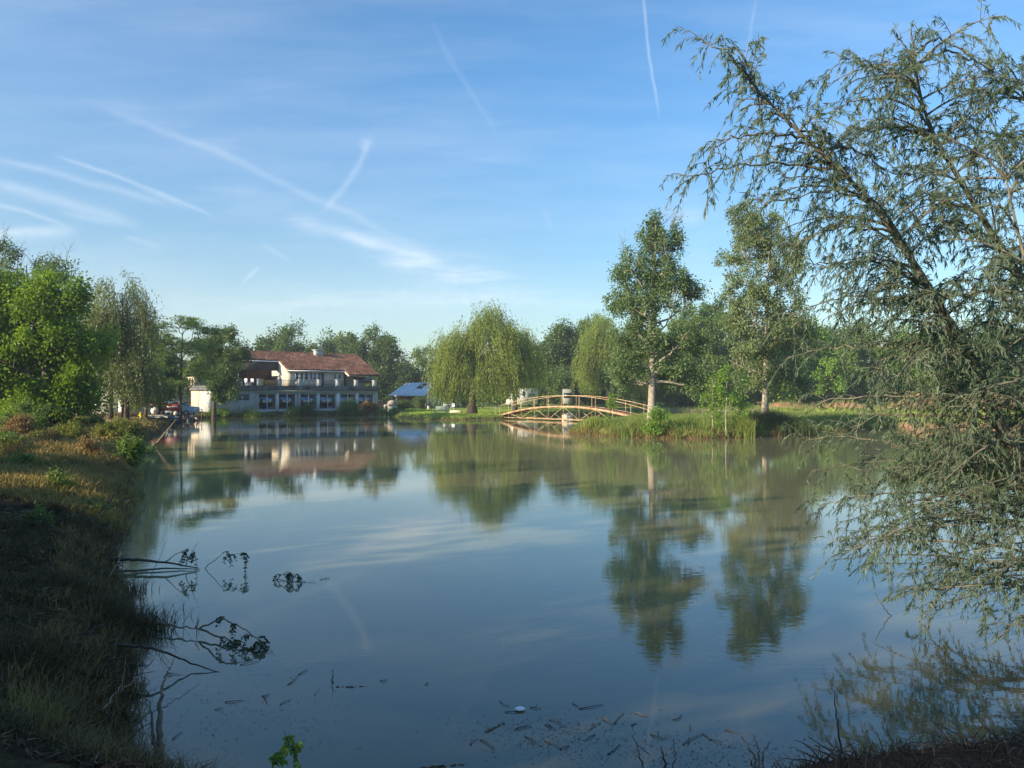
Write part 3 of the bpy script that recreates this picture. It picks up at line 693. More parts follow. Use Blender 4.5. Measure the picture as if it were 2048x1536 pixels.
# lit end turret at the left: end wall with two openings over it
q = MB(); q.box(-.05, .0, 6.4, 9.7, -.9, T0); q.box(-.42, -.06, 7.2, 7.5, T1, T1+1.0); q.box(-.42, -.06, 8.3, 8.55, T1, T1+1.0); q.box(-.42, -.06, 9.5, 9.8, T1, T1+1.0)
q.box(-.45, -.03, 7.1, 9.85, T1+1.003, T1+1.12); q.build('end_wall', CREAMW, house)
q = MB()
for k_ in range(5): q.box(hu(cx(1290))+.1, hu(cx(1440)), -.45-.32*k_, -.13-.32*k_, -1.2, -.06-.16*k_, .01)
q.build('steps', CONC, house)
q = MB()
for u in (hu(cx(1275)), hu(cx(1450))): q.tube([(u, -1.9, -.75), (u, -1.5, .2), (u, -.4, .45)], .045, 6)
q.build('step_rail', GREY, house)
# furniture behind the glass and on the terrace
def chair(loc, rz_, label, group, m=WHITE):
    r = empty('plastic_chair', loc, rz_, label=label, cat='chair', group=group)
    q = MB(); q.box(-.22, .22, -.22, .22, .40, .44, .01); q.build('seat', m, r)
    q = MB(); q.box(-.22, .22, .20, .24, .443, .86, .01); q.build('backrest', m, r)
    for a in (-.19, .19):
        for b in (-.19, .19): q = MB(); q.tube([(a*1.1, b*1.1, 0), (a, b, .40)], .018, 5); q.build('leg', m, r)
    return r
def hw(u, v, z): # house local to world
    c, s_ = math.cos(HA), math.sin(HA); return (hx+c*u-s_*v, hy+s_*u+c*v, FL+z)
ch0 = None
for k_, (u, v, z, a, lb) in enumerate([(hu(cx(270)), 1.0, T1, .4, 'white plastic chair on the terrace left of the concrete pillar'), (hu(cx(360)), .9, T1, 2.0, 'white plastic chair at the middle of the open left terrace edge'),
     (hu(cx(415)), 1.2, T1, -1.0, 'white plastic chair on the terrace nearest the orange wood screen'),
     (hu(cx(1250), 2.6), 2.4, 0, .3, 'white chair behind the fourth glazed bay of the ground floor'), (hu(cx(1010), 2.6), 2.4, 0, 1.2, 'white chair behind the third glazed bay of the ground floor')]):
    chair(hw(u, v, z), HA+a, lb, 'white plastic chairs at the lake house')
def table(loc, rz_, label, name='low_table', top=(1.2, .7), hgt=.72, m=WHITE, cat='table'):
    r = empty(name, loc, rz_, label=label, cat=cat)
    q = MB(); q.box(-top[0]/2, top[0]/2, -top[1]/2, top[1]/2, hgt-.05, hgt, .01); q.build('table_top', m, r)
    for a in (-1, 1):
        for b in (-1, 1): q = MB(); q.box(a*(top[0]/2-.08)-.025, a*(top[0]/2-.08)+.025, b*(top[1]/2-.08)-.025, b*(top[1]/2-.08)+.025, 0, hgt-.053); q.build('leg', m, r)
    return r
table(hw(hu(cx(320)), 1.6, T1), HA, 'white table among the plastic chairs on the terrace')
table(hw(hu(cx(1620), 3), 2.8, 0), HA, 'pale wooden table behind the last glazed bay', m=ORANGEW)
table(hw(hu(cx(640), 3), 2.6, 0), HA, 'brown table behind the first glazed bay', m=ORANGEW)
q = MB(); u = hu(cx(512)); q.lathe([(.16, 0), (.19, .1), (.17, .55), (.19, .78), (.1, .84)], 12); o = q.build('water_barrel', YEL, label='tall yellow barrel on the terrace beside the orange wood screen', cat='barrel'); o.location = hw(u, .15, T1)
r = empty('terrace_lamp', hw(hu(cx(230)), .3, T1), HA, label='pale lamp post with two arms at the left of the roof terrace', cat='lamp')
q = MB(); q.tube([(0, 0, 0), (0, 0, 1.9)], .04, 6); q.build('post', PALEST, r)
q = MB(); q.tube([(-.35, 0, 1.85), (.35, 0, 1.85)], .03, 5); q.lathe([(.03, 1.9), (.12, 2.0), (.12, 2.15), (.03, 2.2)], 8, (.3, 0)); q.lathe([(.03, 1.86), (.1, 1.9), (.05, 2.0)], 8, (-.3, 0)); q.build('lamp_arm', PALEST, r)
q = MB(); q.lathe([(.2, 0), (.22, .1), (.14, .35), (.16, .4)], 10); q.lathe([(.05, .4), (.12, .55), (.04, .75)], 8); o = q.build('terrace_urn', PALEST, label='pale urn on the pillar right of the orange wood screen', cat='urn'); o.location = hw(pu[2], -.16, T1+.84)

# ------------------------------------------------------------------ arched footbridge
BM = np.array([4.96, 74.0]); bd = np.array([.584, -.811]); bw = np.array([.811, .584]); bay = 2.28
BA = math.atan2(bd[1], bd[0])
br = empty('footbridge', (BM[0], BM[1], 0), BA, label='arched rusty cream steel footbridge with truss sides over the pond', cat='bridge')
SL, SR = -4.72*bay, 5.0*bay
def deckz(s): return 1.47-(s/(5*bay))**2*1.22
def railz(s): return 2.50-(s/(5*bay))**2*1.25
nodes_ = [SL]+[k*bay for k in range(-4, 5)]+[SR]
ss = np.linspace(SL, SR, 41)
for side, y_ in (('near', 0.0), ('far', 1.6)):
    q = MB(); q.tube([(s, y_, deckz(s)) for s in ss], .048, 6); q.tube([(s, y_, deckz(s)-.085) for s in ss], .026, 5); q.build('arch_beam', RUST, br)
    q = MB(); q.tube([(s, y_, railz(s)) for s in ss], .024, 6); q.build('handrail', RUST, br)
    q = MB(); q.tube([(s, y_, .17) for s in np.linspace(SL+.4, SR-.3, 12)], .028, 5); q.build('tie_rod', RUST, br)
    for s in nodes_:
        q = MB(); q.tube([(s, y_, .10), (s, y_, railz(s))], .021, 5); q.build('post', RUST, br)
    for k in range(-3, 4, 2):
        for e in (-1, 1):
            q = MB(); q.tube([(k*bay, y_, .18), ((k+e)*bay, y_, deckz((k+e)*bay)-.05)], .023, 5); q.build('brace', RUST, br)
q = MB()
for s0, s1 in zip(ss[:-1], ss[1:]):
    a, b = deckz(s0), deckz(s1)
    q.add([(s0+.01, .09, a+.03), (s1-.01, .09, b+.03), (s1-.01, 1.51, b+.03), (s0+.01, 1.51, a+.03), (s0+.01, .09, a-.05), (s1-.01, .09, b-.05), (s1-.01, 1.51, b-.05), (s0+.01, 1.51, a-.05)],
          [(0, 1, 2, 3), (7, 6, 5, 4), (0, 4, 5, 1), (2, 6, 7, 3), (1, 5, 6, 2), (3, 7, 4, 0)])
q.build('deck', RUSTD, br)
# pale block standing in the water beyond the bridge
o = P(1135, 842, 77); q = MB(); q.box(-.42, .42, -.4, .4, -.5, .74, .05); q.tube([(-.3, -.42, .3), (.3, -.42, .35)], .03, 5); o_ = q.build('concrete_block', PALEST, label='pale square block standing in the water behind the bridge truss', cat='block'); o_.location = (o[0], 77.5, 0); o_.rotation_euler = (.03, .04, .3)

# ------------------------------------------------------------------ sheds behind the lawn
def gz(x, D): X, Y = G(x, D); return np.array([X, Y, hz(X, Y)])
D = 112; b0 = gz(818, D)
sh = empty('tin_roof_shed', b0, R(-34), label='shed with pale blue-grey sheet roof and red board front', cat='shed')
q = MB(); q.box(-2.0, 2.3, 0, .12, -.3, 1.75); q.build('red_board_wall', REDW, sh)
q = MB()
for u in np.arange(-1.9, 2.3, .42): q.box(u, u+.05, -.05, -.003, 0, 1.7)
q.build('wall_batten', ORANGEW, sh)
q = MB(); q.prism([(0.0, -.3), (5.0, -.3), (5.0, 1.7), (2.5, 3.0), (0, 1.75)], 2.303, 2.45, 'x'); q.prism([(0.13, -.3), (5.0, -.3), (5.0, 1.7), (2.5, 2.95), (0.13, 1.75)], -2.1, -2.0, 'x'); q.build('side_wall', CREAM, sh)
q = MB()
for n_ in range(11):
    a = -2.6+n_*.5; q.prism([(-.7, 1.50), (2.5, 3.17), (2.5, 3.23), (-.7, 1.56)], a, a+.49, 'x'); q.prism([(2.51, 3.23), (2.51, 3.17), (5.5, 1.5), (5.5, 1.56)], a, a+.49, 'x'); q.tube([(a+.49, -.72, 1.57), (a+.49, 2.5, 3.25)], .035, 4)
rfo = q.build('sheet_roof', TINR, sh)
q = MB(); q.prism([(1.0, 2.50), (2.1, 3.07), (2.1, 3.11), (1.0, 2.54)], .2, 1.0, 'x'); q.build('roof_light', DARKW, rfo)
b0 = gz(905, 116)
s2_ = empty('white_shed', b0, R(14), label='small white shed half hidden by the left skirt of the big weeping willow', cat='shed')
q = MB(); q.box(-1.6, 1.4, 0, 4, -.3, 2.25, .02); q.build('wall', WHITE, s2_)
q = MB(); q.prism([(-.3, 2.255), (4.3, 2.6), (4.3, 2.68), (-.3, 2.33)], -1.8, 1.6, 'x'); q.build('roof', TINR, s2_)
q = MB(); q.box(-.4, .5, -.05, -.003, 0, 1.3); q.build('door', DARKW, s2_)
b0 = gz(868, 108)
fe = empty('garden_fence', b0, R(10), label='low dark wire and picket fence in front of the white shed wall', cat='fence')
for n_ in range(9): q = MB(); q.box(n_*.62-1.2, n_*.62-1.13, 0, .07, -.1, .95); q.build('picket', PALEST if n_ % 3 == 0 else POLEW, fe)
q = MB(); q.box(-1.2, 3.9, .08, .11, .2, .28); q.box(-1.2, 3.9, .08, .11, .62, .7); q.build('rail', POLEW, fe)
sh.scale = (1.28, 1.28, 1.16)
# utility pole
b0 = gz(856.5, 103); r = empty('utility_pole', b0, 0, label='thin dark wooden pole in front of the tin roofed shed', cat='pole')
q = MB(); q.tube([(0, 0, -.3), (.02, 0, 2.2), (0, 0, 4.6)], [.11, .1, .08], 8); q.build('pole_shaft', POLEW, r); q = MB(); q.box(-.13, .13, -.13, .13, 0.02, .5, .02); q.build('pole_foot', PALEST, r)
# pizza oven
b0 = gz(784, 97); r = empty('outdoor_oven', b0, 0, label='domed stone oven on a pale plinth beside the house end', cat='oven')
q = MB(); q.box(-.48, .55, -.5, .5, -.4, .82, .03); q.build('plinth', PALEST, r)
q = MB(); q.lathe([(.58, .825), (.62, 1.0), (.58, 1.25), (.42, 1.45), (.2, 1.55), (.02, 1.58)], 18); q.build('dome', STONE, r)
q = MB(); q.box(-.98, -.86, -.3, .3, -.3, .9, .02); q.box(-.98, -.4, -.28, .28, .903, .97, .02); q.build('side_shelf', PALEST, r)
b0 = gz(792.5, 100); r = empty('garden_lantern', b0, 0, label='short lantern on a thin post behind the stone oven', cat='lantern')
q = MB(); q.tube([(0, 0, -.2), (0, 0, 1.75)], .035, 6); q.build('post', GREY, r)
q = MB(); q.box(-.2, .2, -.12, .12, 1.753, 1.86, .01); q.prism([(-.16, 1.863), (.16, 1.863), (.06, 2.0), (-.06, 2.0)], -.1, .1, 'y'); q.build('lantern_head', GREY, r)
# bench near the water, garden table with chairs, concrete slab
b0 = gz(882, 83); r = empty('garden_bench', b0, R(-22), label='pale green slatted bench at the water edge of the lawn', cat='bench')
q = MB()
for n_ in range(4): q.box(-.8, .8, -.3+n_*.13, -.2+n_*.13, .40, .43)
q.build('seat', BENCHG, r)
q = MB()
for n_ in range(4): q.box(-.8, .8, .2+n_*.03, .225+n_*.03, .47+n_*.11, .55+n_*.11)
q.build('backrest', BENCHG, r)
for a in (-.7, .7):
    q = MB(); q.box(a-.03, a+.03, -.28, -.22, 0, .397); q.box(a-.03, a+.03, .16, .22, 0, .397); q.box(a-.03, a+.03, -.217, .157, .33, .37); q.tube([(a, .2, .40), (a, .34, .95)], .03, 5); q.build('leg', BENCHG, r)
table(gz(898, 98), .2, 'white slatted garden table on the lawn left of the willow trunk', name='garden_table', top=(1.3, .8), hgt=.72, m=WHITE)
for k_, (x, a, lb) in enumerate([(890.5, .5, 'white garden chair left of the slatted garden table'), (905, -.4, 'white garden chair right of the slatted garden table')]): chair(gz(x, 97.4), a, lb, 'white garden chairs on the lawn')
b0 = gz(911, 90); q = MB(); q.box(-.65, .65, -.35, .35, -.1, .30, .06); q.box(-.6, .6, -.3, .3, .303, .33, .01); o_ = q.build('concrete_trough', PALEST, label='low pale stone trough on the lawn beside the willow trunk', cat='trough'); o_.location = tuple(b0)
b0 = P(992, 830, 82); q = MB(); q.tube([(0, 0, -.3), (0, 0, 1.05)], .03, 5); q.tube([(-.25, 0, 1.05), (.25, 0, 1.05)], .03, 5); o_ = q.build('mooring_post', GREY, label='thin T shaped metal post at the left foot of the bridge', cat='post'); o_.location = (b0[0], 82.3, .2)

# ------------------------------------------------------------------ vehicles
def wheel(parent, x, y, r_, w_=.2, rim=GREY):
    q = MB(); a = np.arange(18)*2*math.pi/18
    prof = [(r_*.62, -w_/2), (r_*.95, -w_/2), (r_, -w_*.3), (r_, w_*.3), (r_*.95, w_/2), (r_*.62, w_/2)]
    V = np.array([[(x+p*math.cos(t_), y+h_, r_+p*math.sin(t_)) for t_ in a] for p, h_ in prof]).reshape(-1, 3)
    q.add(V, [(i_*18+j_, i_*18+(j_+1) % 18, ((i_+1) % 6)*18+(j_+1) % 18, ((i_+1) % 6)*18+j_) for i_ in range(6) for j_ in range(18)])
    ty = q.build('tyre', TIRE, parent)
    q = MB(); q.tube([(x, y-w_*.35, r_), (x, y+w_*.35, r_)], r_*.62, 16)
    q.tube([(x, y-w_*.45, r_), (x, y+w_*.45, r_)], r_*.2, 8); q.build('rim', rim, ty)
def van_body(prof, w_, name, m, parent):
    q = MB(); q.prism(prof, -w_/2, w_/2, 'y'); return q.build(name, m, parent)
# camper under the willow
r = empty('camper_van', gz(1042, 116), R(8), label='white camper van with raised body standing behind the willow skirt', cat='camper van')
van_body([(-2.3, .35), (2.4, .35), (2.4, 2.75), (-.95, 2.75), (-1.25, 2.1), (-1.75, 1.25), (-2.25, 1.1)], 2.0, 'body', WHITEV, r)
q = MB(); q.box(-1.05, -.5, -1.02, -1.003, 1.45, 2.1, .0); q.build('cab_window', DGLASS, r); q = MB(); q.box(.05, .45, -1.02, -1.003, 1.6, 2.3); q.build('side_window', DGLASS, r)
q = MB(); q.box(.9, 1.9, -1.02, -1.003, 1.5, 2.0); q.build('rear_window', DGLASS, r)
for x in (-1.55, 1.6):
    for y in (-.9, .9): wheel(r, x, y, .33)
r = empty('small_caravan', gz(1135, 114), R(86), label='small white caravan with a dark stripe standing behind the middle of the bridge', cat='caravan')
van_body([(-1.9, .5), (1.9, .5), (2.0, 1.2), (1.8, 2.6), (-1.6, 2.65), (-1.95, 1.4)], 1.45, 'body', OLDW, r)
q = MB(); q.box(-1.2, -.1, -.745, -.728, 1.4, 2.0); q.build('side_window', DGLASS, r); q = MB(); q.box(-2.0, -1.955, -.55, .55, 1.35, 2.1); q.build('front_window', DGLASS, r); q = MB(); q.box(-1.9, 1.9, -.737, -.727, .8, .92); q.build('stripe', DARKW, r)
wheel(r, .1, -.62, .3); wheel(r, .1, .62, .3)
q = MB(); q.tube([(-1.9, 0, .5), (-2.9, 0, .45)], .04, 5); q.build('drawbar', GREY, r)
# long caravan under the left trees
r = empty('mobile_home', gz(232, 62), R(6), label='long pale mobile home with wheel arch half hidden under the left trees', cat='mobile home')
van_body([(-2.6, .25), (-2.35, .25), (-2.3, .55), (-2.1, .68), (-1.7, .68), (-1.5, .55), (-1.45, .25), (2.3, .25), (2.3, 2.3), (2.1, 2.45), (-2.4, 2.45), (-2.6, 2.2)], 2.1, 'body', PALEST, r)
q = MB(); q.box(-1.5, -.8, -1.075, -1.053, 1.05, 1.75); q.build('side_window', WHITE, r); q = MB(); q.box(-1.44, -.86, -1.09, -1.076, 1.11, 1.69); q.build('window_pane', DGLASS, r)
q = MB(); q.box(-2.6, 2.3, -1.065, -1.052, .86, .90); q.box(-2.6, 2.3, -1.065, -1.052, .62, .65); q.build('trim_strip', GREY, r)
q = MB(); q.box(.6, 1.2, -1.075, -1.053, .35, 2.05); q.build('door', WHITE, r)
wheel(r, -1.9, -.85, .3); wheel(r, -1.9, .85, .3)
# tractor
r = empty('tractor', gz(324, 70), R(4), label='old red tractor with big pale-rimmed rear wheel parked under the trees', cat='tractor')
q = MB(); q.prism([(-.2, .55), (1.6, .5), (1.65, 1.0), (1.5, 1.12), (.35, 1.15), (.2, .95), (-.2, .95)], -.25, .25, 'y'); q.build('bonnet', RED, r)
q = MB(); q.prism([(-1.0, 1.05), (-.85, 1.2), (-.25, 1.25), (.1, 1.0), (-.2, 1.05), (-.8, 1.0)], -.62, -.35, 'y'); q.prism([(-1.0, 1.05), (-.85, 1.2), (-.25, 1.25), (.1, 1.0), (-.2, 1.05), (-.8, 1.0)], .35, .62, 'y'); q.build('mudguard', RED, r)
q = MB(); q.box(.4, 1.5, -.262, -.252, .85, .95); q.build('side_stripe', WHITE, r)
q = MB(); q.box(-.45, -.1, -.2, .2, 1.0, 1.1, .03); q.box(-.5, -.44, -.2, .2, 1.103, 1.4, .02); q.build('seat', TIRE, r)
q = MB(); q.tube([(.2, 0, 1.1), (.05, 0, 1.45)], .02, 5); q.tube([(.05+.0, .18*math.cos(t_), 1.45+.1*math.sin(t_)) for t_ in np.linspace(0, 6.28, 12)], .015, 4, cap=False); q.build('steering_wheel', TIRE, r)
q = MB(); q.tube([(1.1, -.1, 1.1), (1.1, -.1, 1.7)], .035, 6); q.build('exhaust', GREY, r)
for y in (-.55, .55): wheel(r, -.5, y, .56, .28, PALEST); wheel(r, 1.35, y*.85, .32, .16, PALEST)
# car behind the tractor
r = empty('parked_car', gz(352, 77), R(2), label='pale blue estate car with dark windows behind the red tractor', cat='car')
van_body([(-1.95, .32), (2.0, .32), (2.05, .62), (1.95, .9), (1.15, .98), (.55, 1.42), (-1.0, 1.45), (-1.75, 1.1), (-1.98, .85)], 1.6, 'body', BLUEC, r)
q = MB()
for s_ in (-1, 1):
    y = s_*.803
    for pf in ([(-1.5, 1.0), (-.95, 1.36), (-.45, 1.36), (-.45, .98)], [(-.38, .98), (-.38, 1.36), (.45, 1.35), (.95, .98)]): q.prism(pf, min(y, y+s_*.01), max(y, y+s_*.01), 'y')
q.build('side_window', DGLASS, r)
q = MB(); q.prism([(1.12, 1.0), (.58, 1.40), (.60, 1.42), (1.15, 1.02)], -.7, .7, 'y'); q.build('windscreen', DGLASS, r)
for y in (-.55, .55): q = MB(); q.box(1.99, 2.07, y-.15, y+.15, .62, .8, .01); q.build('headlight', WHITE, r)
for x in (-1.25, 1.3):
    for y in (-.72, .72): wheel(r, x, y, .31, .18)
# oddments on the bank between tractor and house
rng = np.random.default_rng(3)
def barrow(b0, a, lb, m):
    r = empty('wheelbarrow', b0, a, label=lb, cat='wheelbarrow', group='wheelbarrows beside the tractor')
    q = MB(); q.prism([(-.3, .55), (.35, .5), (.2, .28), (-.2, .28)], -.28, .28, 'y'); q.build('tray', m, r)
    q = MB(); [q.tube([(.5, s_*.05, .2), (-.2, s_*.22, .3), (-.85, s_*.28, .55)], .022, 5) for s_ in (-1, 1)]; [q.tube([(-.15, s_*.2, .3), (-.25, s_*.25, 0)], .02, 5) for s_ in (-1, 1)]; q.build('handle_frame', GREY, r); wheel(r, .5, 0, .19, .08)
barrow(gz(342, 66), .4, 'blue wheelbarrow on the bank in front of the red tractor', JUNKB); barrow(gz(352, 65), 2.4, 'dark wheelbarrow at the foot of the acacia trunk', DARKW)
def scooter(b0, a, lb, m):
    r = empty('scooter', b0, a, label=lb, cat='scooter', group='old scooters on the bank')
    q = MB(); q.prism([(-.55, .35), (-.1, .3), (.3, .28), (.42, .75), (.36, .78), (.2, .4), (-.05, .42), (-.12, .62), (-.55, .66)], -.14, .14, 'y'); q.build('body', m, r)
    q = MB(); q.tube([(.5, 0, .25), (.36, 0, .9)], .025, 5); q.tube([(.36, -.28, .9), (.36, .28, .92)], .018, 5); q.build('handlebar', GREY, r)
    q = MB(); q.box(-.55, -.1, -.12, .12, .663, .72, .02); q.build('seat', TIRE, r); wheel(r, -.45, 0, .22, .1); wheel(r, .52, 0, .22, .1)
scooter(gz(372, 74), .3, 'pale red scooter on the bank between acacia trunk and iron rack', PINKS); scooter(gz(381, 75), -.6, 'blue scooter leaning beside the iron rack', JUNKB); scooter(gz(394, 77), 1.9, 'pale red scooter right in front of the sunlit end wall', PINKS)
r = empty('iron_rack', gz(391, 80), R(20), label='rusty iron frame rack in front of the sunlit end wall', cat='rack')
q = MB()
for x in (-.55, .1, .6):
    for y in (-.3, .3): q.tube([(x, y, 0), (x, y, 1.25)], .025, 4)
q.build('upright', RUSTD, r)
q = MB()
for z in (.35, .8, 1.22):
    for y in (-.3, .3): q.tube([(-.6, y, z), (.65, y, z)], .02, 4)
q.build('crossbar', RUSTD, r)
o = gz(282, 58); q = MB(); q.lathe([(.14, 0), (.13, .12), (.09, .15), (.09, .42), (.12, .45), (.1, .54), (.02, .6)], 10); q.tube([(-.18, 0, .33), (.18, 0, .33)], .05, 6); o_ = q.build('hydrant', YEL, label='small yellow hydrant in the grass at the edge of the left trees', cat='hydrant'); o_.location = tuple(o)
for k_, (x, D_, m_, lb) in enumerate([(296, 62, PALEST, 'pale plank lying in the grass right of the yellow hydrant'), (311, 66, OLDW, 'white plank lying before the tractor rear wheel'), (330, 68, PALEST, 'pale plank lying under the tractor bonnet'), (205, 53, PALEST, 'long pale plank lying before the mobile home')]):
    q = MB(); q.box(-1.1, 1.1, -.14, .14, .0, .07, .01); q.box(-.8, 1.0, -.1, .15, .073, .12, .01, .06); o_ = q.build('plank', m_, label=lb, cat='plank', group='planks on the left bank'); o_.location = tuple(gz(x, D_)+[0, 0, .03]); o_.rotation_euler = (0, 0, rng.uniform(-.2, .2))
# ------------------------------------------------------------------ trees
BG = 'trees standing behind the pond'
# left bank
tree('maple', 'large bright green maple at the left edge on the near bank', 'tree', 105, 40, [(60, 640, 105, 85), (118, 600, 55, 48), (150, 690, 48, 85), (20, 740, 110, 90), (95, 785, 75, 62), (-70, 680, 90, 130), (20, 590, 60, 40), (60, 815, 80, 28), (150, 790, 50, 30)], 'maple', 1, 190, 230, .17, .13, .62, trunk_r=.26, fork=.18, nlimb=14)
tree('dead_topped_tree', 'tree with bare dead twigs sticking out above the bright maple', 'tree', 60, 62, [(50, 560, 80, 50), (115, 530, 42, 42), (-10, 540, 50, 50), (60, 650, 90, 70)], 'dark', 2, 75, 110, .20, .13, .62, trunk_r=.3, bare=20, fork=.35)
tree('drooping_birch', 'tall thin drooping grey-green tree between maple and acacia', 'tree', 236, 56, [(232, 605, 62, 55), (262, 640, 48, 55), (225, 700, 58, 50), (265, 730, 48, 45), (200, 640, 38, 50), (215, 738, 60, 28), (262, 750, 46, 22)], 'grey', 3, 140, 15, .20, .07, .5, style='weep', puff=60, trunk_r=.2, fork=.2, stems=[(-14, .8), (13, .9), (2, .6)])
tree('dark_oak', 'dark green tree behind the drooping birch', 'tree', 300, 72, [(285, 690, 38, 52), (300, 740, 42, 45), (255, 760, 50, 35)], 'dark', 4, 60, 150, .22, .15, .6, trunk_r=.22)
tree('elder', 'leafy elder bush tree beside the hydrant', 'tree', 292, 60, [(300, 770, 40, 38), (270, 775, 32, 30)], 'mid', 41, 36, 130, .18, .12, .5, trunk_r=.14)
tree('acacia', 'layered acacia with flat leaf tiers in front of the house end', 'tree', 360, 72, [(380, 642, 44, 9), (340, 655, 34, 12), (405, 662, 40, 14), (335, 685, 44, 16), (385, 700, 52, 20), (340, 725, 44, 18), (400, 740, 40, 22), (345, 765, 36, 14)], 'mid', 5, 150, 70, .16, .09, .55, style='flat', trunk_r=.19, fork=.3, dscale=1)
tree('walnut', 'round dark tree covering the left corner of the house', 'tree', 427, 83, [(445, 690, 52, 34), (480, 705, 22, 28), (436, 735, 44, 40), (458, 765, 34, 24), (410, 715, 26, 36), (440, 785, 18, 16)], 'dark', 6, 95, 150, .22, .15, .62, trunk_r=.26, fork=.2, nlimb=12)
# behind the house
tree('lime', 'round tree rising behind the left half of the tiled roof', 'tree', 575, 128, [(577, 690, 52, 36), (535, 705, 30, 24), (600, 740, 70, 45)], 'dark', 7, 80, 150, .34, .24, 1.0, trunk_r=.3, group=BG)
tree('hornbeam', 'low crown showing behind the chimney', 'tree', 655, 132, [(655, 706, 26, 18), (640, 740, 50, 40)], 'mid', 8, 40, 130, .34, .24, .95, trunk_r=.25, group=BG)
tree('lime', 'tall tree rising behind the right end of the tiled roof', 'tree', 745, 124, [(742, 695, 48, 32), (775, 715, 30, 40), (705, 700, 25, 25), (750, 750, 55, 45), (785, 775, 25, 30)], 'dark', 9, 110, 150, .33, .23, .95, trunk_r=.3, group=BG)
tree('alder', 'thin hazy tree between the house and the big willow', 'tree', 850, 140, [(852, 722, 26, 24), (838, 750, 35, 30), (868, 760, 25, 40)], 'mid', 10, 50, 110, .33, .22, .9, trunk_r=.2, group=BG, bare=5)
tree('hazel', 'low dark tree directly behind the tin roofed shed', 'tree', 815, 126, [(812, 765, 40, 28), (850, 770, 35, 25), (790, 790, 20, 18)], 'dark', 11, 45, 140, .3, .22, .85, trunk_r=.18, group=BG)
# lawn willows
tree('weeping_willow', 'big sunlit weeping willow with thick trunk on the lawn', 'tree', 944, 86, [(985, 645, 40, 34), (930, 685, 56, 32), (1005, 680, 50, 36), (905, 725, 34, 34), (1000, 735, 56, 34), (950, 740, 52, 34), (1040, 705, 30, 30), (898, 765, 28, 20)], 'willow', 12, 190, 20, .24, .075, .70, puff=70, style='weep', trunk_r=.52, fork=.22, nlimb=14)
tree('weeping_willow', 'shaded weeping willow close behind the right side of the big one', 'tree', 1030, 97, [(1040, 690, 34, 38), (1055, 725, 26, 34), (1015, 730, 30, 30)], 'willow', 13, 110, 20, .22, .065, .75, style='weep', puff=60, trunk_r=.3, fork=.25)
tree('plum', 'small slim tree on the lawn under the left skirt of the willow', 'tree', 884, 104, [(885, 782, 18, 14), (878, 772, 12, 12)], 'mid', 14, 18, 110, .2, .14, .5, trunk_r=.13)
tree('cherry', 'slim young tree on the lawn right of the willow trunk', 'tree', 965, 104, [(966, 778, 16, 16)], 'mid', 15, 14, 110, .2, .14, .5, trunk_r=.11)
tree('weeping_willow', 'light green weeping willow behind the bridge', 'tree', 1215, 108, [(1208, 668, 42, 32), (1240, 700, 44, 40), (1190, 715, 28, 36), (1270, 730, 34, 36)], 'willow', 16, 150, 20, .25, .075, .8, style='weep', puff=60, trunk_r=.3, fork=.2)
# background row right of the lawn
row = [('lime', 1130, 128, 652, 42, 'dark', 'dark tree left of the bright willow behind the bridge'), ('alder', 1105, 140, 690, 30, 'mid', 'lower hazy tree right of the shaded willow'),
 ('lime', 1195, 132, 632, 45, 'mid', 'tall tree behind the light green willow'), ('oak', 1275, 128, 655, 48, 'dark', 'dark tree left behind the pale trunked island tree'),
 ('oak', 1375, 120, 640, 62, 'mid', 'broad tree right behind the pale trunked island tree'), ('ash', 1430, 128, 618, 38, 'dark', 'pointed tree between the two tall island trees'),
 ('oak', 1480, 118, 668, 46, 'mid', 'tree behind the young saplings of the island'), ('ash', 1575, 126, 640, 46, 'mid', 'tree right behind the second island tree'),
 ('oak', 1650, 122, 668, 52, 'dark', 'dark tree seen through the left twigs of the near willow'), ('lime', 1730, 128, 650, 55, 'mid', 'tree seen through the middle of the near willow'),
 ('oak', 1815, 122, 672, 50, 'fresh', 'bright tree seen beside the main stem of the near willow'), ('ash', 1900, 130, 655, 50, 'mid', 'tree behind the clay heap right of the stem'), ('lime', 1985, 124, 660, 55, 'dark', 'tree behind the clay heap near the right edge'), ('oak', 2070, 126, 650, 60, 'mid', 'tree cut by the right edge of the picture')]
for n_, (nm, x, D_, ty, w_, lf_, lb) in enumerate(row):
    ty -= 12 if x > 1300 else 0
    tree(nm, lb, 'tree', x, D_, [(x, ty+w_*.62, w_*.72, w_*.6), (x-w_*.25, ty+w_*1.45, w_, w_*.9), (x+w_*.3, 765, w_*.95, 40)], lf_, 60+n_, 95, 125, .34, .24, 1.0, trunk_r=.28, group=BG, fork=.15)
tree('linden', 'light green tree filling the gap behind the drooping tree on the left', 'tree', 205, 82, [(195, 650, 52, 50), (240, 700, 52, 48), (180, 720, 50, 50)], 'mid', 91, 80, 120, .24, .17, .8, trunk_r=.25)
tree('hazel', 'low green tree behind the acacia trunk', 'tree', 335, 100, [(322, 735, 32, 34), (395, 735, 34, 30), (350, 765, 40, 18)], 'mid', 92, 50, 120, .26, .18, .85, trunk_r=.2)
tree('oak', 'full mid green tree close behind the young saplings', 'tree', 1412, 114, [(1400, 668, 58, 50), (1445, 725, 66, 56), (1350, 700, 58, 56), (1385, 765, 80, 32)], 'mid', 93, 170, 125, .32, .22, .95, trunk_r=.28, fork=.15, group=BG)
tree('oak', 'bright green bushy tree right of the second island trunk', 'tree', 1600, 114, [(1600, 685, 54, 46), (1650, 735, 62, 50), (1570, 745, 46, 40)], 'fresh', 94, 130, 125, .32, .22, .95, trunk_r=.28, fork=.15, group=BG)
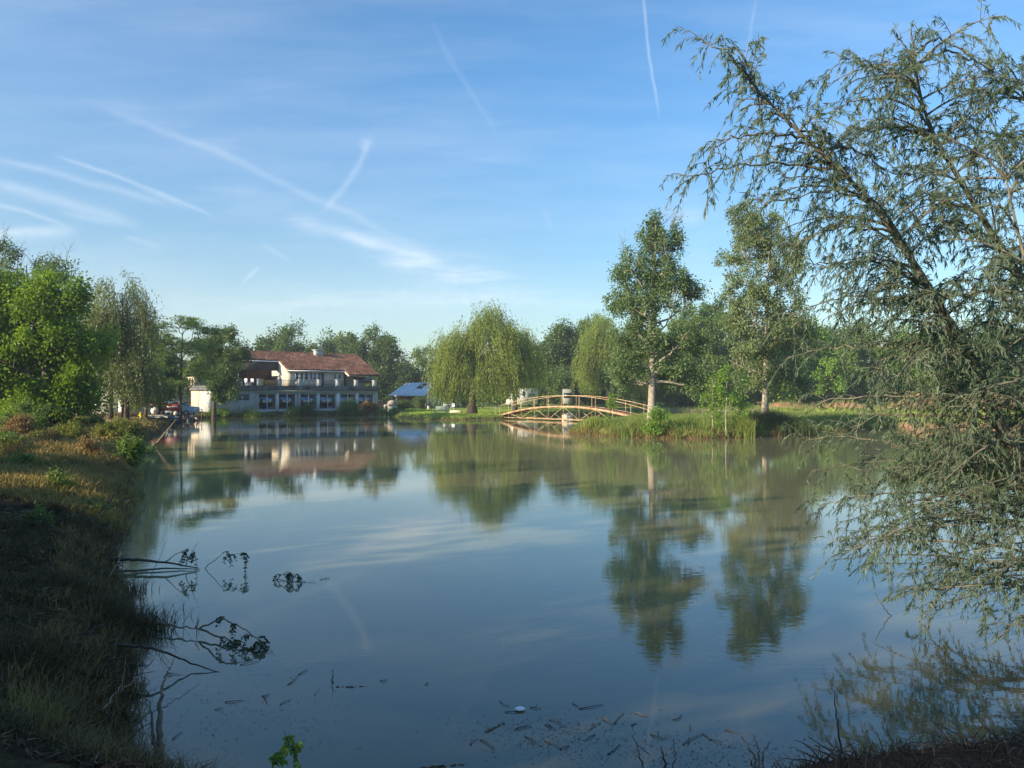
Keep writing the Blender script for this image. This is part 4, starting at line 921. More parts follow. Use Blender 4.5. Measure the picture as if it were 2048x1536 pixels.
# undergrowth in the distance
rng = np.random.default_rng(77)
for n_, (x, lb) in enumerate([(1090, 'dark bush right of the camper van'), (1165, 'dark bush left behind the bright bridge willow'), (1245, 'bush in the shade under the light green willow'), (1310, 'bush behind the foot of the pale trunk'), (1365, 'bush with thin bare stems behind the island'),
      (1420, 'bright bush left behind the saplings'), (1500, 'bush right behind the saplings'), (1590, 'bush right of the second island trunk'), (1680, 'bush left of the orange clay'), (1000, 'bush deep behind the lawn right of the big willow'), (935, 'bush deep behind the willow trunk'), (1760, 'bush before the far trees under the near willow')]):
    tree('bush', lb, 'bush', x, 118, [(x-12, 782, 32, 22), (x+16, 775, 26, 26)], 'dark' if n_ % 3 else 'mid', 100+n_, 34, 110, .27, .19, .8, trunk_r=.09, group='bushes in the undergrowth', fork=.05)
# far row closing the horizon, copies of three trees
fars = []
for n_ in range(3): fars.append(tree('far_tree', None, 'tree', 1024, 165, [(1024, 715, 40, 34), (1010, 765, 50, 40), (1045, 760, 40, 38)], ['dark', 'mid', 'dark'][n_], 140+n_, 60, 90, .5, .34, 1.4, trunk_r=.3, fork=.1))
xs = [-60, 10, 90, 170, 250, 330, 400, 460, 520, 620, 690, 800, 880, 930, 990, 1070, 1150, 1240, 1330, 1420, 1510, 1600, 1700, 1790, 1880, 1970, 2060, 2140]
where = ['cut by the left edge of the picture', 'deep behind the left part of the maple', 'deep behind the right part of the maple', 'deep behind the mobile home', 'deep behind the hydrant and drooping tree', 'in the gap left of the acacia trunk', 'deep behind the house end with the openings',
 'behind the left corner of the tiled roof', 'behind the terrace side of the tiled roof', 'behind the roof left of the chimney', 'behind the roof right of the aerial', 'right of the house and left of the tin roofed shed', 'behind the tin roofed shed', 'in the gap between shed and big weeping willow', 'deep behind the big weeping willow',
 'deep behind the shaded weeping willow', 'deep behind the small caravan', 'deep behind the light green willow', 'deep behind the crown of the pale trunked tree', 'deep behind the saplings of the island', 'left of the grey trunk of the second island tree', 'right of the second island tree', 'seen through the left twig tips of the near willow', 'seen through the near willow above the clay',
 'left of the main stem of the near willow', 'right of the main stem of the near willow', 'behind the right edge of the near willow', 'beyond the right edge of the picture']
for n_, x in enumerate(xs):
    o = fars[n_] if n_ < 3 else copy_tree(fars[n_ % 3]); D_ = rng.uniform(150, 185); q = G(x, D_)
    o.location = (q[0], q[1], hz(*q)-.2); o.rotation_euler = (0, 0, rng.uniform(0, 6.28)); sc_ = rng.uniform(.8, 1.1)*(.8 if 780 < x < 900 else 1); o.scale = (sc_*1.15, sc_*1.15, sc_)
    tag(o, label='hazy far tree '+where[n_], cat='tree', group='far trees closing the horizon')
# the island
tree('poplar', 'tall pale trunked tree with bare side twigs at the left of the island', 'tree', 1303, 47, [(1298, 462, 22, 34), (1308, 500, 34, 34), (1352, 478, 14, 30), (1270, 545, 40, 40), (1330, 555, 46, 40), (1300, 610, 70, 42), (1236, 600, 24, 30), (1378, 585, 24, 18), (1285, 675, 66, 36), (1375, 680, 46, 26), (1250, 735, 42, 36), (1348, 742, 42, 32), (1400, 770, 34, 20)],
     'poplar', 20, 430, 54, .15, .09, .34, bark=BARKP, trunk_r=.26, fork=.28, style='up', nlimb=20, bare=14, bare_low=2, dscale=.9, twigr=.004)
tree('ash', 'taller slim tree with grey trunk at the right of the island', 'tree', 1530, 56, [(1510, 450, 50, 45), (1490, 520, 50, 50), (1560, 520, 48, 60), (1500, 600, 48, 45), (1565, 620, 50, 50), (1525, 680, 62, 40), (1480, 640, 34, 30), (1560, 720, 50, 40), (1500, 745, 34, 28), (1595, 680, 38, 44), (1580, 770, 40, 20)],
     'ash', 21, 420, 66, .17, .11, .44, bark=BARKP, trunk_r=.24, fork=.3, style='up', nlimb=18, bare_low=2, twigr=.004)
for n_, (x, D_, top, lb) in enumerate([(1425, 46.2, 745, 'left sapling of the bright green ones on the island'), (1452, 45.9, 725, 'middle and tallest sapling of the bright green ones on the island'), (1482, 46.6, 740, 'right sapling of the bright green ones on the island'), (1182, 0, 0, '')]):
    if D_: tree('sapling', lb, 'sapling', x, D_, [(x, top+24, 13, 26), (x-8, top+55, 17, 18), (x+8, top+78, 13, 16)], 'fresh', 30+n_, 24, 28, .12, .08, .32, trunk_r=.04, fork=.3, bark=BARKP, group='young saplings on the island', style='up')
tree('elder_shoot', 'leafy bright green shoot at the foot of the pale trunk', 'shrub', 1318, 45.9, [(1318, 838, 14, 20), (1308, 856, 18, 14)], 'fresh', 36, 22, 70, .11, .075, .26, trunk_r=.03, fork=.05)
tree('elder_shoot', 'thin leafy shoot beside the right part of the bridge', 'shrub', 1222, 50, [(1222, 812, 7, 20), (1218, 840, 8, 14)], 'fresh', 37, 10, 50, .11, .075, .22, trunk_r=.025, fork=.1)
# bushes along the house foot and lawn edge
for n_, (x, y, rx, ry, D_, lf_, lb) in enumerate([(615, 822, 16, 9, 92.3, 'dark', 'dark bush at the house foot left of the steps'), (585, 826, 16, 7, 91, 'mid', 'low bush at the house foot under the third glazed bay'), (700, 815, 20, 12, 97, 'mid', 'grey green bush right of the steps'), (735, 818, 16, 9, 99.5, 'dry', 'dry bush under the last glazed bay'),
     (800, 813, 16, 9, 99, 'dark', 'dark bush right beside the stone oven'), (835, 806, 14, 7, 105, 'dark', 'low bush before the red shed boards'), (780, 826, 20, 6, 93.5, 'mid', 'low bush at the water edge below the oven'), (440, 828, 26, 8, 87.3, 'fresh', 'bright low bush at the bank below the house corner'), (500, 831, 22, 5, 88.5, 'mid', 'low bush on the bank under the dark wall panel')]):
    tree('bush', lb, 'bush', x, D_, [(x, y, rx, ry), (x+rx*.4, y-ry*.3, rx*.5, ry*.8)], lf_ if lf_ in LM else 'grey', 160+n_, 18, 110, .16, .10, .38, trunk_r=.05, fork=.05, group='bushes along the water')
# bushes on the left bank
for n_, (x, y, rx, ry, D_, lf_, lb) in enumerate([(128, 872, 42, 16, 31, 'flower', 'yellow flowering bush on the left bank before the maple'), (235, 862, 48, 16, 35, 'flower', 'yellow flowering bush next to the pond corner'), (50, 836, 60, 26, 37, 'mid', 'dark bush at the foot of the maple'), (175, 846, 30, 10, 45, 'dark', 'dark bush between maple and mobile home'),
     (262, 905, 12, 15, 25.5, 'mid', 'single leafy shoot at the water edge of the left bank'), (12, 900, 26, 20, 24, 'mid', 'green weed bush at the left edge of the picture'), (38, 850, 14, 9, 33, 'dry', 'dry orange shrub below the maple')]):
    tree('bush', lb, 'bush', x, D_, [(x, y, rx, ry*.8), (x+rx*.3, y-ry*.3, rx*.6, ry*.7)], lf_, 180+n_, 30, 110, .09, .05, .24, trunk_r=.03, fork=.05, group='bushes on the left bank')
# low weeds on the near and middle bank
weeds = [(40, 20, .22, 'mid', 'broad leafed weed on the left bank below the pale tall tuft'), (120, 16.5, .2, 'mid', 'small fresh weed in the middle of the left bank'), (185, 14.5, .18, 'grey', 'grey weed near the bank edge above the bare fallen branches'), (75, 12.4, .14, 'grey', 'dark weed at the left side of the shaded bank'),
 (225, 23, .26, 'dry', 'dry brown weed on the bank edge below the leafy shoot'),
 (95, 27, .3, 'dry', 'dry orange weed patch in the sunny strip of the bank'), (165, 25, .28, 'dry', 'dry straw coloured weed in the sunny strip nearer the water'), (285, 34, .3, 'mid', 'weed at the corner where the leaning pole stands'), (15, 29, .3, 'dry', 'dry weed in the sunny strip at the left edge')]
for n_, (x, D_, r_, lf_, lb) in enumerate(weeds):
    y_ = HY+(H-hz(*G(x, D_))-r_*.8)/D_*F; k_ = r_/D_*F
    tree('weed', lb, 'weed', x, D_, [(x, y_, k_*1.2, k_*.8), (x+k_*.8, y_+k_*.2, k_*.8, k_*.6)], lf_, 300+n_, 12, 34, .05+.0016*D_, .022+.0008*D_, r_*.5, trunk_r=.008, fork=.05, twigr=.001, group='weeds on the left bank', sink=.02)
# trees beyond the left edge of the frame whose shade falls on the near bank
for n_, (x, y, sc_) in enumerate([(-20.0, -1.8, .88), (-22, 4.5, .92), (-15, -8.5, .8), (-25.5, 12, .86), (-12.5, -5.4, .62), (-8.2, -4.6, .56), (-8, -9, .72), (-27, -8, 1.0), (-30, 20.5, .72)]):
    o = copy_tree(fars[n_ % 3]); o.location = (x, y, .6); o.scale = (sc_, sc_, sc_*.80); o.rotation_euler = (0, 0, n_*1.3)
    tag(o, label='tree of the row behind the left bank outside the picture', cat='tree', group='trees of the bank row shading the shore')
# ------------------------------------------------------------------ the near willow on the right
rng = np.random.default_rng(11)
def px(pts): return np.array([P(*q) for q in pts])
def dens(pl, n):
    d = np.concatenate([[0], np.cumsum(np.linalg.norm(np.diff(pl, axis=0), axis=1))]); s_ = np.linspace(0, d[-1], n)
    o = np.stack([np.interp(s_, d, pl[:, k]) for k in range(3)], 1)
    for _ in range(2): o[1:-1] = (o[:-2]+2*o[1:-1]+o[2:])/4
    return o
WB = np.array([6.6, 8.2, .25]); wr = empty('willow', WB, label='near silvery willow leaning in from the right edge over the water', cat='tree')
wd = MB(); lf = MB()
stems = [
 ([(2262, 1224, 8.2), (2120, 1070, 8.1), (2048, 930, 8.0), (1990, 840, 7.9), (1960, 740, 7.8), (1900, 650, 7.7), (1850, 560, 7.6), (1790, 470, 7.5), (1740, 400, 7.4), (1680, 340, 7.3), (1590, 258, 7.2), (1500, 165, 7.1), (1462, 118, 7.1)], .085),
 ([(2262, 1224, 8.2), (2190, 900, 8.6), (2110, 680, 8.5), (2048, 565, 8.4), (1990, 480, 8.3), (1930, 375, 8.2), (1870, 280, 8.1), (1840, 200, 8.1), (1822, 62, 8.0)], .10),
 ([(2262, 1224, 8.2), (2240, 800, 8.9), (2190, 520, 8.9), (2130, 330, 8.8), (2060, 200, 8.7), (1985, 155, 8.6)], .08),
 ([(2262, 1224, 8.2), (2180, 1000, 7.6), (2120, 800, 7.3), (2075, 620, 7.2), (2030, 440, 7.1), (2000, 300, 7.1)], .06)]
limbs = [
 [(2262, 1224, 8.2), (2120, 1120, 8.0), (1980, 1085, 8.2), (1850, 1082, 8.5), (1720, 1070, 8.9), (1660, 1085, 9.1)],
 [(2262, 1224, 8.2), (2150, 1160, 8.4), (2020, 1125, 8.6), (1930, 1160, 8.7), (1870, 1198, 8.8), (1836, 1243, 8.82)],
 [(2262, 1224, 8.2), (2140, 1190, 7.6), (2030, 1165, 7.4), (1930, 1170, 7.4), (1840, 1185, 7.5), (1800, 1170, 7.6)],
 [(2120, 1070, 8.1), (2000, 1010, 8.2), (1880, 985, 8.5), (1760, 985, 8.8), (1640, 1010, 9.2)],
 [(2048, 930, 8.0), (1920, 920, 8.2), (1800, 890, 8.5), (1690, 870, 8.9), (1610, 880, 9.2)],
 [(2080, 990, 8.0), (1960, 1020, 7.7), (1850, 1040, 7.5), (1760, 1075, 7.4), (1700, 1100, 7.4)],
 [(1990, 840, 7.9), (1870, 800, 8.1), (1760, 790, 8.4), (1650, 800, 8.8), (1600, 830, 9.0)],
 [(1960, 740, 7.8), (1840, 700, 7.9), (1740, 690, 8.2), (1640, 700, 8.6), (1570, 720, 8.8)],
 [(1900, 650, 7.7), (1800, 600, 7.8), (1700, 590, 8.0), (1600, 620, 8.4), (1560, 650, 8.5)],
 [(1850, 560, 7.6), (1740, 520, 7.7), (1640, 530, 7.9), (1570, 500, 8.0)],
 [(1790, 470, 7.5), (1700, 450, 7.3), (1620, 470, 7.2), (1560, 510, 7.2)],
 [(1740, 400, 7.4), (1650, 380, 7.2), (1560, 400, 7.1), (1520, 420, 7.1)],
 [(1680, 340, 7.3), (1560, 325, 7.2), (1460, 335, 7.1), (1400, 350, 7.1), (1358, 350, 7.1)],
 [(1620, 272, 7.2), (1540, 266, 7.1), (1470, 275, 7.0), (1430, 290, 7.0), (1405, 330, 7.0)],
 [(1590, 258, 7.2), (1570, 240, 7.2), (1548, 205, 7.2), (1535, 190, 7.2)],
 [(1510, 172, 7.1), (1500, 130, 7.1), (1475, 95, 7.1), (1430, 100, 7.1), (1400, 75, 7.1)],
 [(1640, 300, 7.3), (1700, 290, 7.4), (1760, 330, 7.5), (1770, 380, 7.5)],
 [(1870, 280, 8.1), (1790, 250, 8.1), (1720, 260, 8.0), (1680, 300, 8.0)],
 [(1850, 225, 8.1), (1780, 195, 8.0), (1710, 200, 7.9), (1665, 225, 7.9)],
 [(1838, 180, 8.1), (1770, 140, 8.0), (1700, 110, 7.9), (1670, 130, 7.9), (1650, 165, 7.9)],
 [(1832, 130, 8.1), (1890, 100, 8.2), (1960, 125, 8.3), (2030, 170, 8.4)],
 [(1828, 110, 8.0), (1870, 75, 8.1), (1930, 105, 8.2), (1975, 150, 8.2)],
 [(1930, 375, 8.2), (1880, 340, 8.0), (1800, 350, 7.9), (1740, 330, 7.9)],
 [(1930, 375, 8.2), (1960, 250, 8.4), (2000, 180, 8.5), (2060, 165, 8.6)],
 [(1990, 480, 8.3), (2020, 400, 8.5), (2048, 300, 8.6), (2090, 250, 8.6)],
 [(1990, 480, 8.3), (1900, 440, 8.0), (1830, 450, 7.9), (1780, 480, 7.9)],
 [(2048, 565, 8.4), (1980, 560, 8.1), (1900, 560, 7.9), (1830, 600, 7.9)],
 [(2110, 680, 8.5), (2040, 660, 8.2), (1960, 640, 8.0), (1880, 690, 8.0)],
 [(2180, 1000, 7.6), (2100, 930, 7.2), (2020, 880, 6.9), (1950, 900, 6.8), (1890, 960, 6.8)],
 [(2120, 800, 7.3), (2050, 760, 7.0), (1980, 770, 6.9), (1920, 820, 6.9)],
 [(2262, 1224, 8.2), (2190, 1230, 7.3), (2110, 1215, 6.9), (2030, 1240, 6.7), (1980, 1290, 6.7)],
 [(2262, 1224, 8.2), (2170, 1130, 9.2), (2050, 1050, 9.6), (1920, 1030, 9.9), (1800, 1040, 10.1), (1700, 1010, 10.2)]]
src = []
allst = []
for pts, r0 in stems:
    pl = dens(px(pts)-WB, 40); wd.tube(pl, r0*(1-.93*np.linspace(0, 1, 40))**1.25+.004, 10); allst.append(pl)
    src.append((pl[14:30] if len(src) == 0 else pl[14:], .45)); src.append((pl[-3:], 1.6))
for pts in limbs:
    n_ = 22; pl = dens(px(pts)-WB, n_)
    pl[1:-1] += rng.normal(0, .012, (n_-2, 3)); r0 = .024 if pts[0][0] > 2100 else .014
    wd.tube(pl, np.linspace(r0, .004, n_), 6); src.append((pl[3:], 1.35))
# further limbs spread in depth around the stems
for k_ in range(230):
    st_ = allst[rng.choice(4, p=[.4, .34, .14, .12])]; t0 = rng.integers(7, 38); s0 = st_[t0]
    side = -1 if rng.random() < .66 else 1; Lb = rng.uniform(.6, 1.7)*(1.15-.6*(t0/40))*(.3 if (st_ is allst[0] and t0 > 29) else 1)
    d0 = unit(np.array([side*rng.uniform(.4, 1), rng.uniform(-.8, .8), rng.uniform(.0, .8)])); e = s0+d0*Lb-np.array([0, 0, .22*Lb*Lb])
    pl = bez(s0, s0+d0*Lb*.55+[0, 0, .12*Lb], e, 14)
    wd.tube(pl, np.linspace(.013, .003, 14), 5, cap=False); src.append((pl[2:], 1.25))
# low tangle of limbs near the water at the right
for k_ in range(38):
    s0 = np.array([rng.uniform(-1.1, .2), rng.uniform(-.6, .8), rng.uniform(.1, 1.9)]); Lb = rng.uniform(1.0, 2.5)
    d0 = unit(np.array([-1, rng.uniform(-.5, .55), rng.uniform(-.12, .35)])); e = s0+d0*Lb; e[2] = max(e[2]-.15*Lb, -.18)
    pl = bez(s0, s0+d0*Lb*.5+[0, 0, .10], e, 14); wd.tube(pl, np.linspace(.013, .003, 14), 5, cap=False); src.append((pl[3:], 1.0 if e[2] > .35 else .35))
def twig_leaves(pl, n_, ll=.070, lw=.0115, v=0.5):
    t_ = rng.uniform(.08, 1, n_)*(len(pl)-1); i_ = np.minimum(t_.astype(int), len(pl)-2); f_ = (t_-i_)[:, None]
    p_ = pl[i_]*(1-f_)+pl[i_+1]*f_; tg = unit(pl[i_+1]-pl[i_])
    dr = tg*.7+rnd_sphere(rng, n_)*.55+np.array([0, 0, -.32])
    leaves(lf, p_, dr, rng.normal(size=(n_, 3))+[0, 0, .5], rng.uniform(.35, 1.45, n_)*ll, rng.uniform(.7, 1.25, n_)*lw, v*.5+rng.uniform(0, .5, n_))
for pl, dn in src:
    Ls = np.linalg.norm(np.diff(pl, axis=0), axis=1).sum(); nt_ = int(Ls*12.5*dn)+1
    for q in range(nt_):
        a = rng.integers(0, len(pl)-1); s0 = pl[a]+(pl[a+1]-pl[a])*rng.random(); tg = unit(pl[min(a+1, len(pl)-1)]-pl[a])
        L_ = rng.uniform(.12, .55); d0 = unit(tg*.55+rnd_sphere(rng, 1)[0]*.85+[0, 0, .12]); e = s0+d0*L_*.9-np.array([0, 0, .40*L_])
        if e[2] < -.2: continue
        tw = bez(s0, s0+d0*L_*.65+[0, 0, .04], e, 6); wd.tube(tw, np.linspace(.0038, .0014, 6), 3, cap=False)
        twig_leaves(tw, int(L_*rng.uniform(48, 100)), v=rng.random())
    twig_leaves(pl[-4:], 14)
wd.build('trunk', BARKW, wr, smooth=True); lf.build('crown', LM['silver'], wr)

# ------------------------------------------------------------------ fallen branches and sticks at the shore
def leafy(mb, pl, n_, ll, lw, drop=.5):
    t_ = rng.uniform(.3, 1, n_)*(len(pl)-1); i_ = np.minimum(t_.astype(int), len(pl)-2); f_ = (t_-i_)[:, None]
    p_ = pl[i_]*(1-f_)+pl[i_+1]*f_
    leaves(mb, p_, rnd_sphere(rng, n_)*.6+[0, 0, -drop], rng.normal(size=(n_, 3)), rng.uniform(.6, 1.2, n_)*ll, lw, rng.random(n_))
def compound(mb, wdm, s0, d0, L_):
    """one drooping locust leaf: a stalk with pairs of leaflets"""
    pl = bez(s0, s0+d0*L_*.5+[0, 0, .02], s0+d0*L_*.75-np.array([0, 0, L_*.65]), 8); wdm.tube(pl, .0022, 3, cap=False)
    for k in range(1, 8):
        tg = unit(pl[min(k+1, 7)]-pl[k-1]); sd_ = unit(np.cross(tg, [0, 0.2, 1])+rng.normal(0, .25, 3))
        leaves(mb, np.array([pl[k], pl[k]]), np.array([sd_+tg*.4, -sd_+tg*.4])-[0, 0, .45], rng.normal(size=(2, 3)), rng.uniform(.036, .056, 2), .025, rng.random(2))
def branch(name, label, cat, base, lines, m=DEAD, comp=(), group=None, leaf='drowned'):
    """lines: list of (points in photo units with depth, radius at the start)"""
    o = px([base])[0]; r = empty(name, o, label=label, cat=cat, group=group); w_ = MB(); l_ = MB(); pls = []
    for pts, r0 in lines:
        pl = dens(px(pts)-o, 18); pl[1:-1] += rng.normal(0, .006, (16, 3)); w_.tube(pl, np.linspace(r0, max(r0*.25, .0018), 18), 6); pls.append(pl)
    w_2 = w_
    for li, a, b, n_, L_ in comp:
        for _ in range(n_):
            pl = pls[li]; k = int((a+(b-a)*rng.random())*17); d0 = unit(rng.normal(0, 1, 3)+[0, 0, .1]); d0[2] = min(d0[2], .35); compound(l_, w_2, pl[k], d0, L_*rng.uniform(.7, 1.3))
    w_.build('stem', m, r, smooth=True)
    if comp: l_.build('foliage', LM[leaf], r)
    return r
branch('fallen_branch', 'long fallen locust branch arching out from the bank over the water with drooping leaves', 'branch', (270, 1250, 8.6),
 [([(262, 1238, 8.6), (300, 1244, 8.5), (350, 1253, 8.4), (398, 1258, 8.3)], .020), ([(398, 1258, 8.3), (425, 1243, 8.2), (446, 1238, 8.1), (475, 1250, 8.0), (510, 1275, 7.9), (548, 1306, 7.75)], .011), ([(398, 1258, 8.3), (440, 1272, 8.1), (480, 1292, 7.9), (520, 1308, 7.72), (560, 1312, 7.66)], .012), ([(392, 1256, 8.3), (398, 1240, 8.3)], .006)],
 DEADP, [(1, .4, 1, 13, .17), (2, .15, .95, 12, .16)])
branch('fallen_branch', 'pair of bare fallen branches reaching over the water higher up the bank', 'branch', (230, 1140, 11.2),
 [([(215, 1118, 11.6), (280, 1120, 11.5), (330, 1124, 11.4), (396, 1136, 11.4)], .030), ([(225, 1142, 11.1), (290, 1140, 11.3), (340, 1136, 11.4), (400, 1138, 11.4)], .020), ([(330, 1126, 11.4), (355, 1106, 11.3), (380, 1096, 11.2)], .008), ([(370, 1132, 11.4), (382, 1108, 11.3), (396, 1084, 11.2)], .007)],
 DEAD, [(2, .7, 1, 4, .2), (3, .3, .7, 3, .16)])
branch('floating_sprig', 'hooked sprig with leaf bunches rising from the water right of the bare branches', 'sprig', (412, 1135, 11.5),
 [([(410, 1136, 11.5), (430, 1120, 11.4), (452, 1102, 11.3), (462, 1112, 11.2)], .006), ([(445, 1118, 11.4), (470, 1108, 11.3), (495, 1108, 11.2), (500, 1118, 11.2)], .005)], DEAD, [(0, .7, 1, 4, .17), (1, .7, 1, 4, .17)])
branch('floating_sprig', 'low dark leafy sprig floating in the middle of the left water', 'sprig', (575, 1162, 10.7),
 [([(552, 1160, 10.8), (575, 1142, 10.7), (592, 1152, 10.6), (610, 1164, 10.65)], .006), ([(545, 1158, 10.8), (580, 1163, 10.68), (632, 1166, 10.6)], .005)], DEAD, [(0, .2, .9, 9, .14)])
branch('dead_stump', 'split dead post standing in the water at the bottom left bank', 'stump', (318, 1500, 5.6),
 [([(322, 1545, 5.55), (318, 1450, 5.6), (322, 1390, 5.65), (328, 1362, 5.7)], .034), ([(312, 1560, 5.6), (308, 1480, 5.6), (300, 1420, 5.6), (296, 1400, 5.6)], .018), ([(326, 1364, 5.7), (338, 1338, 5.7), (352, 1308, 5.75)], .006), ([(318, 1420, 5.62), (350, 1400, 5.8), (400, 1368, 6.0)], .004)], DEADP)
branch('leaning_pole', 'long bare pole leaning out of the water at the pond corner', 'pole', (310, 893, 38.5), [([(308, 893, 38.5), (330, 866, 38.3), (353, 838, 38)], .055)], DEADP)
branch('broken_stem', 'thin dead reed stem standing upright at the lower right', 'stem', (1682, 1540, 5.1), [([(1684, 1560, 5.0), (1680, 1490, 5.1), (1672, 1420, 5.2), (1664, 1366, 5.3)], .010)], DEAD)
branch('broken_stem', 'forked dry stem at the bottom right of the middle', 'stem', (1285, 1540, 5.0), [([(1290, 1560, 4.95), (1278, 1500, 5.0), (1262, 1447, 5.05)], .0075), ([(1275, 1490, 5.0), (1300, 1510, 5.0)], .003), ([(1264, 1452, 5.05), (1270, 1448, 5.0)], .003)], DEADP)
branch('splintered_stub', 'splintered pale stub at the bottom right of the middle', 'stub', (1510, 1530, 5.0), [([(1520, 1570, 4.9), (1508, 1510, 5.0), (1482, 1472, 5.05)], .012), ([(1522, 1570, 4.9), (1516, 1500, 5.0), (1505, 1468, 5.05)], .012), ([(1524, 1570, 4.9), (1525, 1510, 5.0), (1544, 1480, 5.05)], .010), ([(1518, 1560, 4.95), (1500, 1520, 5.0)], .014)], DEADP)
branch('splintered_stub', 'short curved pale stub right of the thin dead reed', 'stub', (1785, 1500, 5.2), [([(1790, 1560, 5.1), (1788, 1510, 5.2), (1780, 1470, 5.25), (1768, 1435, 5.3)], .010)], DEADP)
branch('splintered_stub', 'dark broken stub with twigs low at the bottom middle', 'stub', (1330, 1530, 4.9), [([(1335, 1560, 4.85), (1328, 1520, 4.9), (1322, 1492, 4.95)], .013), ([(1344, 1560, 4.85), (1350, 1510, 4.9), (1346, 1478, 4.95)], .005)], DEAD)
branch('standing_twig', 'thin upright twig standing out of the water in the middle', 'twig', (666, 1366, 6.93), [([(666, 1368, 6.93), (665, 1350, 6.93), (666, 1338, 6.93)], .006)], DEAD)
branch('standing_twig', 'curved thin twig rising from the water left of the willow tips', 'twig', (1780, 1232, 9.03), [([(1782, 1233, 9.03), (1765, 1212, 9.0), (1748, 1186, 8.98)], .006)], DEAD)
r = branch('locust_seedling', 'small sunlit locust seedling at the bottom edge left of the middle', 'plant', (605, 1545, 4.7), [([(612, 1565, 4.6), (598, 1520, 4.6), (578, 1490, 4.6), (570, 1462, 4.6)], .004), ([(580, 1494, 4.6), (560, 1506, 4.6), (550, 1526, 4.6)], .003), ([(584, 1500, 4.6), (596, 1492, 4.6)], .003)], DEADP, [(0, .65, 1, 4, .075), (1, .5, 1, 4, .06), (2, .6, 1, 2, .05)], leaf='fresh')
for n_, (pts, r0, lb) in enumerate([([(1410, 1102, 0)], 0, '')]): pass
lowb = [([(240, 1385, 6.2), (300, 1330, 6.8), (345, 1250, 7.4)], .007, 'thin bare twig leaning up over the water below the long fallen branch'), ([(235, 1290, 7.3), (300, 1295, 7.2), (380, 1325, 7.3), (440, 1345, 7.2)], .016, 'dark half-sunken branch below the long arching one'),
        ([(232, 1110, 11), (262, 1050, 11.4), (300, 1005, 11.8)], .012, 'thin bare stick rising from the bank above the bare branches'), ([(235, 1215, 8.6), (285, 1190, 9), (335, 1080, 9.6)], .007, 'long thin twig leaning up from the grassy bank corner'),
        ([(215, 1160, 9.8), (250, 1100, 10.2), (240, 1010, 10.4)], .010, 'dry upright branch on the bank edge'), ([(180, 1050, 12.0), (235, 985, 12.6), (256, 930, 13)], .012, 'pale split branch leaning on the upper bank edge'),
        ([(205, 1420, 5.4), (245, 1370, 5.7), (255, 1310, 5.9)], .007, 'short twig standing in the dark bank grass near the stump'), ([(255, 965, 20), (278, 925, 20.4), (300, 900, 21)], .014, 'dry stick on the far part of the left bank edge')]
for pts, r0, lb in lowb: branch('bank_stick', lb, 'stick', pts[0], [(pts, r0)], DEAD if r0 > .01 else DEADP, group='bare sticks on the left bank')
# floating twigs
fl = [(575, 1370, 595, 1352), (597, 1350, 615, 1340), (525, 1392, 534, 1408), (527, 1392, 540, 1390), (560, 1410, 582, 1400), (450, 1405, 488, 1402), (330, 1352, 362, 1350), (345, 1480, 365, 1465), (430, 1420, 446, 1416),
      (1090, 1450, 1112, 1462), (1098, 1440, 1130, 1455), (1120, 1500, 1140, 1492), (1180, 1460, 1202, 1445), (1215, 1510, 1240, 1488), (1000, 1402, 1020, 1414), (1060, 1415, 1082, 1418), (1145, 1408, 1160, 1420), (1160, 1418, 1205, 1410), (1205, 1438, 1225, 1450), (1228, 1450, 1248, 1428),
      (1270, 1426, 1296, 1434), (1050, 1474, 1075, 1490), (1088, 1482, 1124, 1500), (960, 1480, 990, 1500), (1365, 1490, 1405, 1470), (1380, 1462, 1378, 1450), (1405, 1468, 1440, 1490), (1300, 1470, 1330, 1480), (1450, 1460, 1480, 1468), (1190, 1470, 1170, 1482), (760, 1362, 775, 1360), (1010, 1425, 1035, 1424), (480, 1330, 520, 1322), (640, 1160, 660, 1158), (850, 1370, 856, 1368), (1345, 1440, 1362, 1430), (940, 1490, 955, 1478), (1030, 1460, 1062, 1455)]
marks = [((666, 1360), 'the standing twig'), ((1040, 1421), 'the white piece of foam'), ((1270, 1460), 'the forked dry stem'), ((1345, 1500), 'the dark broken stub'), ((318, 1440), 'the split dead post'), ((990, 1460), 'the pale tapering stick'), ((1510, 1490), 'the splintered pale stub'), ((575, 1490), 'the locust seedling'), ((575, 1165), 'the low leafy sprig'), ((500, 1300), 'the long fallen branch')]
def tw_label(n_, x0, y0, x1, y1):
    mx, my = (x0+x1)/2, (y0+y1)/2; d = sorted((math.hypot(mx-a[0], my-a[1]), a, w_) for a, w_ in marks)[0]
    v = 'left of' if mx < d[1][0]-25 else 'right of' if mx > d[1][0]+25 else 'below' if my > d[1][1] else 'above'
    L_ = math.hypot(x1-x0, y1-y0); sz = 'long' if L_ > 38 else 'middling' if L_ > 24 else 'short'
    sl = abs(y1-y0)/(abs(x1-x0)+1); sz += ' steep' if sl > .8 else ' level' if sl < .25 else ' slanting'
    return '%s %s twig floating %s %s%s' % (sz, 'dark' if n_ % 2 else 'pale', 'close' if d[0] < 60 else 'some way' if d[0] < 120 else 'far', v+' ', d[2])
seen_lb = {}
